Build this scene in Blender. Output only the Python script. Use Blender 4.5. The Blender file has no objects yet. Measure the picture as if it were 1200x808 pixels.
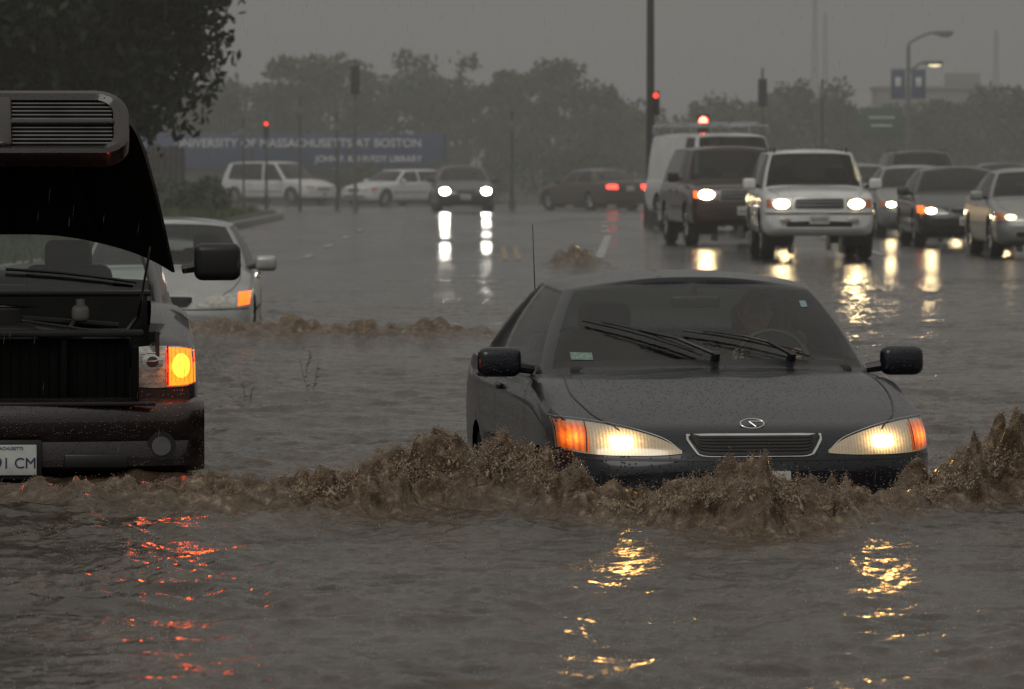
import bpy,bmesh,math,random
import numpy as np
from mathutils import Vector,Matrix
from mathutils.bvhtree import BVHTree
random.seed(4); np.random.seed(4)
S=bpy.context.scene
COL=S.collection
S.view_settings.view_transform='Standard'; S.view_settings.look='None'; S.view_settings.exposure=0
# ------------------------------------------------------------ materials
def nm(name):
    m=bpy.data.materials.new(name); m.use_nodes=True
    nt=m.node_tree; b=nt.nodes['Principled BSDF']; return m,nt,b
def bump(nt,b,height,strength,dist,coat=False):
    n=nt.nodes.new('ShaderNodeBump'); n.inputs['Strength'].default_value=strength; n.inputs['Distance'].default_value=dist
    nt.links.new(height,n.inputs['Height']); nt.links.new(n.outputs['Normal'],b.inputs['Normal'])
    if coat: nt.links.new(n.outputs['Normal'],b.inputs['Coat Normal'])
    return n
def noise(nt,scale,detail=4,coord='Object',rough=.55,stretch=None):
    tc=nt.nodes.new('ShaderNodeTexCoord'); n=nt.nodes.new('ShaderNodeTexNoise')
    n.inputs['Scale'].default_value=scale; n.inputs['Detail'].default_value=detail; n.inputs['Roughness'].default_value=rough
    if stretch:
        mp=nt.nodes.new('ShaderNodeMapping'); mp.inputs['Scale'].default_value=stretch
        nt.links.new(tc.outputs[coord],mp.inputs[0]); nt.links.new(mp.outputs[0],n.inputs[0])
    else: nt.links.new(tc.outputs[coord],n.inputs[0])
    return n
def ramp(nt,src,stops):
    r=nt.nodes.new('ShaderNodeValToRGB'); e=r.color_ramp.elements
    while len(e)<len(stops): e.new(.5)
    for i,(p,c) in enumerate(stops):
        e[i].position=p; e[i].color=(c[0],c[1],c[2],1) if hasattr(c,'__len__') else (c,c,c,1)
    nt.links.new(src,r.inputs[0]); return r
def mth(nt,op,a,b=None,c=None):
    n=nt.nodes.new('ShaderNodeMath'); n.operation=op
    for i,v in enumerate((a,b,c)):
        if v is None: continue
        if isinstance(v,(int,float)): n.inputs[i].default_value=v
        else: nt.links.new(v,n.inputs[i])
    return n.outputs[0]
def simple(name,col,rough=.5,metal=0,var=.25,vs=6,bs=None,bd=.002,coat=0,spec=.5):
    m,nt,b=nm(name)
    n=noise(nt,vs)
    r=ramp(nt,n.outputs[0],[(.3,[c*(1-var) for c in col]),(.7,[min(1,c*(1+var)) for c in col])])
    nt.links.new(r.outputs[0],b.inputs['Base Color'])
    b.inputs['Roughness'].default_value=rough; b.inputs['Metallic'].default_value=metal
    b.inputs['Coat Weight'].default_value=coat; b.inputs['Specular IOR Level'].default_value=spec
    if bs:
        n2=noise(nt,bs); bump(nt,b,n2.outputs[0],.5,bd)
    return m
def paint(name,col,metal=.3,rough=.32,drops=True,dscale=85,dstr=.55,coat=.8,spec=.5):
    m,nt,b=nm(name)
    n=noise(nt,2.2,3)
    r=ramp(nt,n.outputs[0],[(.3,[c*.85 for c in col]),(.7,[c*1.12 for c in col])])
    nt.links.new(r.outputs[0],b.inputs['Base Color'])
    b.inputs['Metallic'].default_value=metal; b.inputs['Roughness'].default_value=rough; b.inputs['Specular IOR Level'].default_value=spec
    b.inputs['Coat Weight'].default_value=coat; b.inputs['Coat Roughness'].default_value=.04
    if drops:
        tc=nt.nodes.new('ShaderNodeTexCoord'); v=nt.nodes.new('ShaderNodeTexVoronoi'); v.inputs['Scale'].default_value=dscale
        nt.links.new(tc.outputs['Object'],v.inputs[0])
        rr=ramp(nt,v.outputs['Distance'],[(.0,1.),(.22,.8),(.34,0.),(1.,0.)])
        sep=nt.nodes.new('ShaderNodeSeparateColor'); nt.links.new(v.outputs['Color'],sep.inputs[0])
        g=mth(nt,'GREATER_THAN',sep.outputs[0],.45)
        bump(nt,b,mth(nt,'MULTIPLY',rr.outputs[0],g),dstr,.005,True)
    return m
def glassmat(name,tint=.45,rough=.06):
    m=bpy.data.materials.new(name); m.use_nodes=True; nt=m.node_tree; nt.nodes.clear()
    o=nt.nodes.new('ShaderNodeOutputMaterial'); t=nt.nodes.new('ShaderNodeBsdfTransparent'); t.inputs[0].default_value=(tint*.96,tint*1.02,tint,1)
    g=nt.nodes.new('ShaderNodeBsdfGlossy'); g.inputs['Roughness'].default_value=rough
    f=nt.nodes.new('ShaderNodeFresnel'); f.inputs[0].default_value=1.5; mx=nt.nodes.new('ShaderNodeMixShader')
    n=noise(nt,35,4); bp=nt.nodes.new('ShaderNodeBump'); bp.inputs['Strength'].default_value=.4; bp.inputs['Distance'].default_value=.004
    nt.links.new(n.outputs[0],bp.inputs['Height']); nt.links.new(bp.outputs[0],g.inputs['Normal']); nt.links.new(bp.outputs[0],f.inputs['Normal'])
    nt.links.new(f.outputs[0],mx.inputs[0]); nt.links.new(t.outputs[0],mx.inputs[1]); nt.links.new(g.outputs[0],mx.inputs[2]); nt.links.new(mx.outputs[0],o.inputs[0])
    return m
def emis(name,col,st,base=None):
    m,nt,b=nm(name); b.inputs['Base Color'].default_value=(*(base or (.1,.08,.05)),1)
    b.inputs['Emission Color'].default_value=(*col,1)
    n=noise(nt,60,2)
    nt.links.new(mth(nt,'MULTIPLY_ADD',n.outputs[0],st*.8,st*.6),b.inputs['Emission Strength'])
    b.inputs['Roughness'].default_value=.2
    return m
def reflector(name,col,peak,floor,cx,cz,sx,sz,base=(.4,.36,.28),rib=420.,metal=.5):
    # lit reflector bowl: brightness falls off away from the bulb (car-local coordinates)
    m,nt,b=nm(name); tc=nt.nodes.new('ShaderNodeTexCoord'); sp=nt.nodes.new('ShaderNodeSeparateXYZ'); nt.links.new(tc.outputs['Object'],sp.inputs[0])
    dx=mth(nt,'DIVIDE',mth(nt,'SUBTRACT',mth(nt,'ABSOLUTE',sp.outputs[0]),cx),sx); dz=mth(nt,'DIVIDE',mth(nt,'SUBTRACT',sp.outputs[2],cz),sz)
    e=mth(nt,'EXPONENT',mth(nt,'MULTIPLY',mth(nt,'ADD',mth(nt,'MULTIPLY',dx,dx),mth(nt,'MULTIPLY',dz,dz)),-1.))
    rb=mth(nt,'MULTIPLY_ADD',mth(nt,'SINE',mth(nt,'MULTIPLY',sp.outputs[0],rib)),.3,.75)
    nz=noise(nt,70,3); rb=mth(nt,'MULTIPLY',rb,mth(nt,'MULTIPLY_ADD',nz.outputs[0],1.6,.2))
    nt.links.new(mth(nt,'MULTIPLY',mth(nt,'MULTIPLY_ADD',e,peak,floor),rb),b.inputs['Emission Strength'])
    b.inputs['Emission Color'].default_value=(*col,1); b.inputs['Base Color'].default_value=(*base,1); b.inputs['Roughness'].default_value=.15; b.inputs['Metallic'].default_value=metal
    b.inputs['Coat Weight'].default_value=1.
    return m
BLACK=simple('black_plastic',(.012,.012,.013),.35)
INTER=simple('interior_trim',(.035,.034,.032),.8)
RUB=simple('tyre_rubber',(.018,.018,.018),.6)
RIM=simple('wheel_alloy',(.35,.35,.36),.35,.8)
CHR=simple('chrome_trim',(.55,.55,.55),.18,1.)
LENS=simple('lamp_lens',(.42,.41,.38),.12,.6,.35,25,bs=40,bd=.004,coat=1)
AMB_OFF=simple('amber_lens',(.55,.13,.02),.2,0,coat=1)
REDL=simple('red_lens',(.25,.01,.01),.2,0,coat=1)
PLATE=simple('plate_white',(.5,.52,.5),.4)
PTXT=simple('plate_ink',(.02,.03,.08),.5)
GLASS=glassmat('car_glass',.88); GLASSD=glassmat('dark_glass',.3)
HL=emis('headlamp_bulb',(1,.74,.38),90); HLH=emis('headlamp_hero',(1,.50,.12),26)
HLR=reflector('headlamp_reflector',(1,.56,.19),5.5,.10,.60,.632,.066,.040)
HLB=emis('headlamp_bright',(1,.97,.85),140); DIM=emis('sidelight_bulb',(1,.75,.4),5)
AMB=emis('turn_signal_lit',(1,.036,.0012),12); AMBC=emis('turn_signal_core',(1,.050,.003),26)
AMBM=reflector('marker_lit',(1,.14,.010),4.0,.40,.80,.650,.035,.030,(.5,.12,.02),260.,0)
AMBF=emis('marker_lit_small',(1,.13,.01),2.2,(.6,.12,.02))
TAIL=emis('tail_lamp_lit',(1,.05,.03),5)
# ------------------------------------------------------------ mesh builder
class MB:
    def __init__(s): s.v=[];s.f=[];s.m=[];s.mats=[]
    def mi(s,m):
        if m not in s.mats: s.mats.append(m)
        return s.mats.index(m)
    def add(s,vs,fs,m):
        o=len(s.v); s.v+= [tuple(v) for v in vs]
        if isinstance(m,(list,np.ndarray)):
            for f,mm in zip(fs,m): s.f.append([i+o for i in f]); s.m.append(s.mi(mm))
        else:
            k=s.mi(m)
            for f in fs: s.f.append([i+o for i in f]); s.m.append(k)
    def box(s,c,size,m,bev=.0,M=None,seg=2):
        bm=bmesh.new(); bmesh.ops.create_cube(bm,size=1)
        for v in bm.verts: v.co=Vector((v.co.x*size[0],v.co.y*size[1],v.co.z*size[2]))
        if bev>0: bmesh.ops.bevel(bm,geom=bm.edges[:],offset=min(bev,min(size)*.49),segments=seg,profile=.5,affect='EDGES')
        bm.verts.ensure_lookup_table()
        T=(M or Matrix.Identity(4))@Matrix.Translation(c)
        s.add([T@v.co for v in bm.verts],[[v.index for v in f.verts] for f in bm.faces],m); bm.free()
    def cyl(s,p0,p1,r0,r1,m,n=12,caps=True):
        p0=Vector(p0);p1=Vector(p1); d=(p1-p0)
        if d.length<1e-6: return
        q=d.to_track_quat('Z','Y'); vs=[]
        for p,r in((p0,r0),(p1,r1)):
            for i in range(n):
                a=2*math.pi*i/n; vs.append(p+q@Vector((r*math.cos(a),r*math.sin(a),0)))
        fs=[[i,(i+1)%n,n+(i+1)%n,n+i] for i in range(n)]
        if caps: fs+=[list(range(n))[::-1],list(range(n,2*n))]
        s.add(vs,fs,m)
    def sph(s,c,r,m,u=14,v=9):
        bm=bmesh.new(); bmesh.ops.create_uvsphere(bm,u_segments=u,v_segments=v,radius=1)
        r=r if hasattr(r,'__len__') else (r,r,r)
        s.add([(c[0]+w.co.x*r[0],c[1]+w.co.y*r[1],c[2]+w.co.z*r[2]) for w in bm.verts],[[w.index for w in f.verts] for f in bm.faces],m); bm.free()
    def grid(s,G,m):
        ny,nx=len(G),len(G[0]); vs=[p for r in G for p in r]
        s.add(vs,[[j*nx+i,j*nx+i+1,(j+1)*nx+i+1,(j+1)*nx+i] for j in range(ny-1) for i in range(nx-1)],m)
    def obj(s,name,parent=None,angle=38,smooth=True):
        me=bpy.data.meshes.new(name); me.from_pydata(s.v,[],s.f)
        for m in s.mats: me.materials.append(m)
        me.polygons.foreach_set('material_index',s.m)
        if smooth:
            me.polygons.foreach_set('use_smooth',[True]*len(s.f))
            me.update(); me.set_sharp_from_angle(angle=math.radians(angle))
        ob=bpy.data.objects.new(name,me); COL.objects.link(ob)
        if parent: ob.parent=parent
        return ob
def empty(name,loc=(0,0,0),rot=0):
    e=bpy.data.objects.new(name,None); COL.objects.link(e); e.location=loc; e.rotation_euler=(0,0,rot); e.empty_display_size=.3; return e
def lamp(name,kind,parent,loc,energy,col,rot=(0,0,0),size=.04,cone=80):
    l=bpy.data.lights.new(name,kind); l.energy=energy; l.color=col; l.shadow_soft_size=size
    if kind=='SPOT': l.spot_size=math.radians(cone); l.spot_blend=.8
    o=bpy.data.objects.new(name,l); COL.objects.link(o); o.parent=parent; o.location=loc; o.rotation_euler=rot; return o
def pchip(xs,ys,x):
    xs=np.asarray(xs,float);ys=np.asarray(ys,float);x=np.clip(np.asarray(x,float),xs[0],xs[-1])
    h=np.diff(xs);d=np.diff(ys)/h;n=len(xs);m=np.zeros(n)
    if n==2: return ys[0]+(x-xs[0])*d[0]
    for i in range(1,n-1):
        if d[i-1]*d[i]>0:
            w1=2*h[i]+h[i-1];w2=h[i]+2*h[i-1];m[i]=(w1+w2)/(w1/d[i-1]+w2/d[i])
    m[0]=d[0];m[-1]=d[-1]
    i=np.clip(np.searchsorted(xs,x)-1,0,n-2);t=(x-xs[i])/h[i]
    return (ys[i]*(1+2*t)*(1-t)**2+m[i]*h[i]*t*(1-t)**2+ys[i+1]*t*t*(3-2*t)+m[i+1]*h[i]*t*t*(t-1))
def K(keys,x): return pchip([k[0] for k in keys],[k[1] for k in keys],x)
# ------------------------------------------------------------ projection helpers
class Proj:
    def __init__(s,v,f,L): s.b=BVHTree.FromPolygons([tuple(p) for p in v],f); s.L=L
    def ray(s,ax,a,b):
        if ax=='front': o,d,g=(a,-3,b),(0,1,0),(a,.3,b)
        elif ax=='rear': o,d,g=(a,s.L+3,b),(0,-1,0),(a,s.L-.3,b)
        elif ax=='top': o,d,g=(a,b,5),(0,0,-1),(a,b,1)
        elif ax=='side+': o,d,g=(4,a,b),(-1,0,0),(1,a,b)
        else: o,d,g=(-4,a,b),(1,0,0),(-1,a,b)
        co,n,i,_=s.b.ray_cast(Vector(o),Vector(d))
        if co is None: co,n,i,_=s.b.find_nearest(Vector(g))
        if n.dot(Vector(d))>0: n=-n
        return co,n,Vector(d)
    def patch(s,mb,m,cols,ax='front',off=.004,sg=1,nx=16,nz=8,x0=None,x1=None,skirt=.02):
        xs=[c[0] for c in cols]; xx=np.linspace(x0 if x0 is not None else xs[0],x1 if x1 is not None else xs[-1],nx)
        lo=pchip(xs,[c[1] for c in cols],xx); hi=pchip(xs,[c[2] for c in cols],xx)
        G=[]
        for j in range(-1,nz+1):
            r=[]
            for i in range(-1,nx+1):
                ii=min(max(i,0),nx-1);jj=min(max(j,0),nz-1)
                z=lo[ii]+(hi[ii]-lo[ii])*jj/(nz-1)
                co,n,d=s.ray(ax,sg*xx[ii],z); 
                p=co-d*off
                if i!=ii or j!=jj: p=p+d*skirt
                r.append(p)
            G.append(r)
        mb.grid(G,m)
    def disc(s,mb,m,c,r,ax='front',off=.01,sg=1,n=20,rings=4,sq=1.):
        vs=[];fs=[]
        co,nn,d=s.ray(ax,sg*c[0],c[1]); vs.append(co-d*off)
        for k in range(1,rings+1):
            for i in range(n):
                a=2*math.pi*i/n;f=k/rings; ca,sa=math.cos(a),math.sin(a); ca=math.copysign(abs(ca)**sq,ca);sa=math.copysign(abs(sa)**sq,sa)
                co,nn,d=s.ray(ax,sg*(c[0]+r[0]*f*ca),c[1]+r[1]*f*sa); vs.append(co-d*off)
        for i in range(n): fs.append([0,1+i,1+(i+1)%n])
        for k in range(rings-1):
            a=1+k*n
            for i in range(n): fs.append([a+i,a+(i+1)%n,a+n+(i+1)%n,a+n+i])
        mb.add(vs,fs,m)
    def stroke(s,mb,m,pts,ax,w=.006,off=.002,n=24):
        P=np.array(pts,float); cl=np.r_[0,np.cumsum(np.hypot(*np.diff(P,axis=0).T))]
        t=np.linspace(0,cl[-1],n); a=pchip(cl,P[:,0],t) if len(P)>2 else np.interp(t,cl,P[:,0]); b=pchip(cl,P[:,1],t) if len(P)>2 else np.interp(t,cl,P[:,1])
        q=[s.ray(ax,x,y) for x,y in zip(a,b)]; G=[[],[]]
        for i in range(n):
            tg=(q[min(i+1,n-1)][0]-q[max(i-1,0)][0])
            if tg.length<1e-6: tg=Vector((1,0,0))
            tg.normalize(); sd=tg.cross(q[i][1])
            if sd.length<1e-6: sd=Vector((0,0,1))
            sd.normalize(); c=q[i][0]+q[i][1]*off
            G[0].append(c+sd*w/2);G[1].append(c-sd*w/2)
        mb.grid(G,m)
# ------------------------------------------------------------ wheels
def wheel(mb,x,y,R,sg,w=.2):
    prof=[(.0,R*.62),(.0,R*.66),(-.01,R*.7),(.012,R*.92),(-.03,R),(-w+.03,R),(-w,R*.92),(-w,R*.6)]
    n=28; G=[]
    for (dx,r) in prof:
        G.append([(x+sg*dx,y+r*math.cos(2*math.pi*i/n),R+r*math.sin(2*math.pi*i/n)) for i in range(n+1)])
    mb.grid(G,RUB)
    prof=[(0,R*.64),(-.02,R*.6),(-.05,R*.58),(-.07,R*.2),(-.07,.001)]
    G=[[(x+sg*dx,y+r*math.cos(2*math.pi*i/n),R+r*math.sin(2*math.pi*i/n)) for i in range(n+1)] for dx,r in prof]
    mb.grid(G,BLACK)
    for k in range(6):
        a=k*math.pi/3
        mb.cyl((x-sg*.03,y+.03*math.cos(a),R+.03*math.sin(a)),(x-sg*.012,y+R*.61*math.cos(a),R+R*.61*math.sin(a)),.035,.03,RIM,8)
    mb.cyl((x-sg*.06,y,R),(x-sg*.01,y,R),.06,.05,RIM,12)
# ------------------------------------------------------------ generic vehicle
def body_loft(P):
    L,W=P['L'],P['W']
    ys=np.concatenate([np.linspace(0,.45,20),np.linspace(.45,L-.4,62)[1:],np.linspace(L-.4,L,12)[1:]])
    M=40; rows=[]
    for y in ys:
        w,zt,zs,zb=[float(K(P[k],y)) for k in('w','zt','zs','zb')]
        zs=min(zs,zt-.01)
        mid=zb+(zs-zb)*.55; dz=zt-zs
        c=np.array([(0,zb),(w*.82,zb),(w*.95,zb+.04),(w*.99,zb+(zs-zb)*.25),(w,mid),(w*.985,zs-(zs-zb)*.12),(w*.955,zs),(w*.87,zs+.38*dz),(w*.55,zs+.82*dz),(0,zt)])
        cl=np.r_[0,np.cumsum(np.hypot(*np.diff(c,axis=0).T))]
        t=np.linspace(0,cl[-1],M); X=pchip(cl,c[:,0],t);Z=pchip(cl,c[:,1],t)
        rows.append((y,X,Z))
    def bow(x,y):
        f=max(0,1-y/1.2); r=max(0,1-(L-y)/.9)
        q=(abs(x)/W)**2.3
        return y+P.get('bowf',.17)*q*f-P.get('bowr',.12)*q*r
    V=[];idx=[]
    for y,X,Z in rows:
        xs=np.r_[X,-X[::-1][1:-1]]; zs_=np.r_[Z,Z[::-1][1:-1]]
        r=[]
        for x,z in zip(xs,zs_):
            r.append(len(V)); V.append([x,bow(x,y),z])
        idx.append(r)
    F=[];n=len(idx[0])
    for j in range(len(idx)-1):
        for i in range(n): F.append([idx[j][i],idx[j][(i+1)%n],idx[j+1][(i+1)%n],idx[j+1][i]])
    for (y,X,Z),fl in((rows[0],0),(rows[-1],1)):
        o=len(V);T=np.linspace(-1,1,21)
        for x,z in zip(X,Z):
            for t in T: V.append([x*t,bow(x*t,y),z])
        for i in range(len(X)-1):
            for k in range(20):
                q=[o+i*21+k,o+i*21+k+1,o+(i+1)*21+k+1,o+(i+1)*21+k]; F.append(q[::-1] if fl else q)
    return np.array(V),F
def ring(keys,n=10):
    P=np.array(keys,float); cl=np.r_[0,np.cumsum(np.linalg.norm(np.diff(P,axis=0),axis=1))]
    t=[];seg=[]
    for i in range(len(P)-1):
        for k in range(n): t.append(cl[i]+(cl[i+1]-cl[i])*k/n); seg.append(i)
    t.append(cl[-1]); return np.stack([pchip(cl,P[:,k],t) for k in range(3)],1),seg
def greenhouse(P,mb,mbg,pm,gm):
    bl,seg=ring(P['belt']);rf,_=ring(P['roof'])
    gl=P.get('glass',{0,1,3,5,7,8}); v=[-.15,0,.035,.07,.2,.35,.5,.65,.8,.9,.935,.97,1.]
    blg=P.get('bulge',.025)
    for sg in(1,-1):
        R=[]
        for vv in v:
            q=bl+(rf-bl)*vv; b=4*max(0,vv)*(1-max(0,vv))*blg
            nx=q[:,0].copy(); ny=q[:,1]-np.mean(q[:,1]); l=np.hypot(nx,ny)+1e-6
            q=q+np.stack([nx/l*b,ny/l*b*.6,b*.4*np.ones(len(q))],1); q[:,0]*=sg
            R.append(q)
        for j in range(len(v)-1):
            for i in range(len(seg)):
                f=[R[j][i],R[j][i+1],R[j+1][i+1],R[j+1][i]]
                if sg<0: f=f[::-1]
                isg=seg[i] in gl
                lo=.07; hi=.935
                if isg and v[j]>=lo-1e-6 and v[j+1]<=hi+1e-6: mbg.add(f,[[0,1,2,3]],gm)
                elif isg and v[j]>=-1e-6 and v[j+1]<=.97+1e-6: mb.add(f,[[0,1,2,3]],BLACK)
                else: mb.add(f,[[0,1,2,3]],pm)
    xm=rf[:,0].max();T=np.linspace(-1,1,17);cr=P['crown'];G=[]
    for x,y,z in rf: G.append([(x*t,y,z+cr*(x/xm)*(1-abs(t)**2.6)) for t in T])
    mb.grid([g[::-1] for g in G],pm)
def weld(ob,d=.0008):
    bm=bmesh.new(); bm.from_mesh(ob.data); bmesh.ops.remove_doubles(bm,verts=bm.verts,dist=d)
    bmesh.ops.recalc_face_normals(bm,faces=bm.faces); bm.to_mesh(ob.data); bm.free()
    ob.data.polygons.foreach_set('use_smooth',[True]*len(ob.data.polygons)); ob.data.update(); ob.data.set_sharp_from_angle(angle=math.radians(40))
def make_car(name,P,pm,loc,yaw,hl=HL,gl=None,extra=None,cut=None,wheels=True):
    root=empty(name,loc,math.radians(yaw)); L,W=P['L'],P['W']
    V,F=body_loft(P); pr=Proj(V,F,L)
    R=P.get('R',.32); AR=R+P.get('gap',.055)
    Vn=V.copy()
    for yw in P['axles']:
        r=np.hypot(V[:,1]-yw,V[:,2]-R); m=(np.abs(V[:,0])>.55*W)&(np.abs(r-AR)<.035)&(r>.01)
        Vn[m,1]=yw+(V[m,1]-yw)*AR/r[m]; Vn[m,2]=R+(V[m,2]-R)*AR/r[m]
    V=Vn; keep=[];mats=[]
    b0,b1=P['belt'][0][1]+.18,P['belt'][-1][1]-.15
    for f in F:
        c=V[f].mean(0); dead=False
        for yw in P['axles']:
            if abs(c[0])>.5*W and math.hypot(c[1]-yw,c[2]-R)<AR-.003: dead=True
        if cut and cut(c): dead=True
        if dead: continue
        keep.append(f); mats.append(INTER if (b0<c[1]<b1 and abs(c[0])<W*.82 and c[2]>P['belt'][3][2]-.16) else pm)
    mb=MB(); mb.add(V,keep,mats); ob=mb.obj('body',root); weld(ob)
    mb=MB()
    for yw in P['axles']:
        for sg in(1,-1):
            n=24; G=[[(x*sg,yw+AR*math.cos(a),R+AR*math.sin(a)) for a in np.linspace(-.4,math.pi+.4,n)] for x in(W*.45,W*.93)]
            mb.grid(G,BLACK)
            mb.box((sg*W*.45,yw,R+.1),(.02,AR*2,AR*1.8),BLACK)
            if wheels: wheel(mb,sg*(W-.035),yw,R,sg)
    mb.obj('wheels',root)
    mb=MB();mg=MB(); greenhouse(P,mb,mg,pm,gl or GLASSD)
    o=mb.obj('roof_and_pillars',root); weld(o)
    og=mg.obj('windows',root); weld(og)
    mb=MB()
    for sg in(1,-1):
        c=P['lamp']
        pr.patch(mb,P.get('lens_m',LENS),c,'front',.006,sg,nx=24)
        if P.get('amber_x'): pr.patch(mb,P.get('amber_m',AMB_OFF),[(q[0],q[1]+.008,q[2]-.008) for q in c],'front',.010,sg,x0=P['amber_x'],x1=c[-1][0]-.005,nx=8)
        if hl is not None:
            cx,cz,rx,rz=P['core']
            pr.disc(mb,hl,(cx,cz),(rx,rz),'front',.013,sg,sq=P.get('sq',1.))
        pr.patch(mb,P.get('tail_m',REDL),P['tail'],'rear',.005,sg,nx=8)
        ax='side+' if sg>0 else 'side-'
        for pts in P['seams']: pr.stroke(mb,BLACK,pts,ax,.009,.0025,30)
        for (hy,hz) in P['handles']:
            co,n,d=pr.ray(ax,hy,hz); mb.box(co+n*.012,(.03,.15,.03),pm,.01)
        pr.stroke(mb,BLACK,P['trim'],ax,.035,.006,40)
        mx,my,mz=P['mirror']; ms=P.get('msize',(.2,.1,.14))
        mb.box((sg*(mx+ms[0]/2),my,mz),ms,P.get('mirror_m',pm),.045,seg=4)
        mb.cyl((sg*(mx-.06),my+.03,mz-.04),(sg*(mx+.05),my,mz-.02),.025,.03,BLACK,8)
    for pts,w,ax in P['front_lines']: pr.stroke(mb,BLACK,pts,ax,w,.003,50)
    if P.get('grille'):
        g=P['grille']; gg=[(-a,b,c) for a,b,c in g[::-1]]+[(a,b,c) for a,b,c in g]
        gg=[q for i,q in enumerate(gg) if i==0 or q[0]>gg[i-1][0]+1e-4]
        pr.patch(mb,CHR,[(q[0]*1.03,q[1]-.009,q[2]+.009) for q in gg],'front',.006,1,nx=30)
        pr.patch(mb,BLACK,gg,'front',.013,1,nx=30)
        for k in range(P.get('gbars',3)):
            f=(k+1)/(P.get('gbars',3)+1)
            pr.stroke(mb,P.get('gbar_m',INTER),[(q[0]*.97,q[1]+(q[2]-q[1])*f) for q in gg],'front',.007,.018,40)
    if P.get('intake'):
        pr.patch(mb,BLACK,P['intake'],'front',.004,1,nx=24)
    if P.get('front_plate',True):
        zz=P.get('plate_z',.42); co,n,d=pr.ray('front',0,zz)
        mb.box((co.x,co.y-.014,zz),(.305,.012,.152),PLATE,.004)
        for k in range(6): mb.box((co.x-.1+.04*k,co.y-.0215,zz-.008),(.018,.003,.062),PTXT,.0)
    co,n,d=pr.ray('rear',0,P.get('rplate_z',.75)); mb.box((0,co.y+.01,P.get('rplate_z',.75)),(.305,.012,.152),PLATE,.004)
    mb.obj('lamps_and_trim',root)
    mb=MB(); s0=P['seat_y'];sz=P['belt'][3][2]
    for sx in(-.38,.38):
        mb.box((sx,s0,sz-.02),(.48,.14,.42),INTER,.06,Matrix.Identity(4),3); mb.box((sx,s0+.03,sz+.24),(.26,.1,.17),INTER,.045,None,3)
        mb.cyl((sx-.05,s0+.03,sz+.1),(sx-.05,s0+.03,sz+.2),.008,.008,CHR,6); mb.cyl((sx+.05,s0+.03,sz+.1),(sx+.05,s0+.03,sz+.2),.008,.008,CHR,6)
    mb.box((0,s0+1.0,sz-.06),(1.3,.16,.4),INTER,.06,None,3)
    mb.obj('seats',root)
    if extra: extra(root,pr,mg)
    return root
SEDAN=dict(L=4.78,W=.893,R=.315,axles=(.93,3.62),bowf=.2,bowr=.14,
 w=[(0,.70),(.03,.755),(.08,.80),(.2,.845),(.5,.875),(1.2,.89),(3.6,.893),(4.4,.87),(4.7,.82),(4.78,.76)],
 zt=[(0,.50),(.02,.56),(.05,.615),(.09,.665),(.14,.70),(.25,.735),(.6,.825),(1.35,.945),(1.7,.945),(4.05,.98),(4.55,1.0),(4.7,.96),(4.78,.78)],
 zs=[(0,.46),(.02,.52),(.05,.58),(.09,.635),(.14,.672),(.25,.71),(.6,.775),(1.35,.865),(1.7,.875),(4.05,.90),(4.55,.91),(4.7,.87),(4.78,.7)],
 zb=[(0,.36),(.03,.30),(.08,.25),(.2,.2),(4.4,.22),(4.7,.3),(4.78,.4)],
 belt=[(0,1.27,.95),(.45,1.33,.945),(.745,1.56,.925),(.79,1.70,.905),(.85,2.72,.925),(.853,2.82,.93),(.82,3.72,.955),(.70,4.0,.97),(.42,4.17,.985),(0,4.22,.99)],
 roof=[(0,2.05,1.345),(.35,2.07,1.337),(.565,2.14,1.315),(.605,2.27,1.31),(.625,2.78,1.33),(.625,2.88,1.33),(.59,3.35,1.31),(.53,3.48,1.295),(.3,3.56,1.30),(0,3.58,1.305)],
 crown=.065,lamp=[(.34,.575,.60),(.42,.57,.65),(.55,.568,.69),(.70,.572,.715),(.85,.59,.728)],amber_x=.74,core=(.63,.632,.085,.042),
 tail=[(.45,.72,.88),(.8,.74,.87)],seams=[[(1.55,.25),(1.5,.5),(1.56,.88)],[(2.77,.24),(2.78,.9)],[(3.25,.45),(3.5,.66),(3.72,.93)],[(.98+.4,.24),(2.6,.23),(3.2,.24)]],
 handles=[(2.6,.8),(3.5,.83)],trim=[(1.35,.52),(2.2,.52),(3.2,.52)],mirror=(.87,1.78,.955),msize=(.21,.1,.15),
 front_lines=[([(-.72,1.38),(-.745,.9),(-.70,.45),(-.60,.19)],.008,'top'),([(.72,1.38),(.745,.9),(.70,.45),(.60,.19)],.008,'top'),
   ([(-.84,.555),(-.4,.548),(0,.548),(.4,.548),(.84,.555)],.012,'front')],
 grille=[(0,.572,.672),(.2,.572,.672),(.26,.578,.670),(.31,.625,.666)],intake=[(-.55,.33,.40),(0,.32,.41),(.55,.33,.40)],plate_z=.455,seat_y=2.45)
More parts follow.
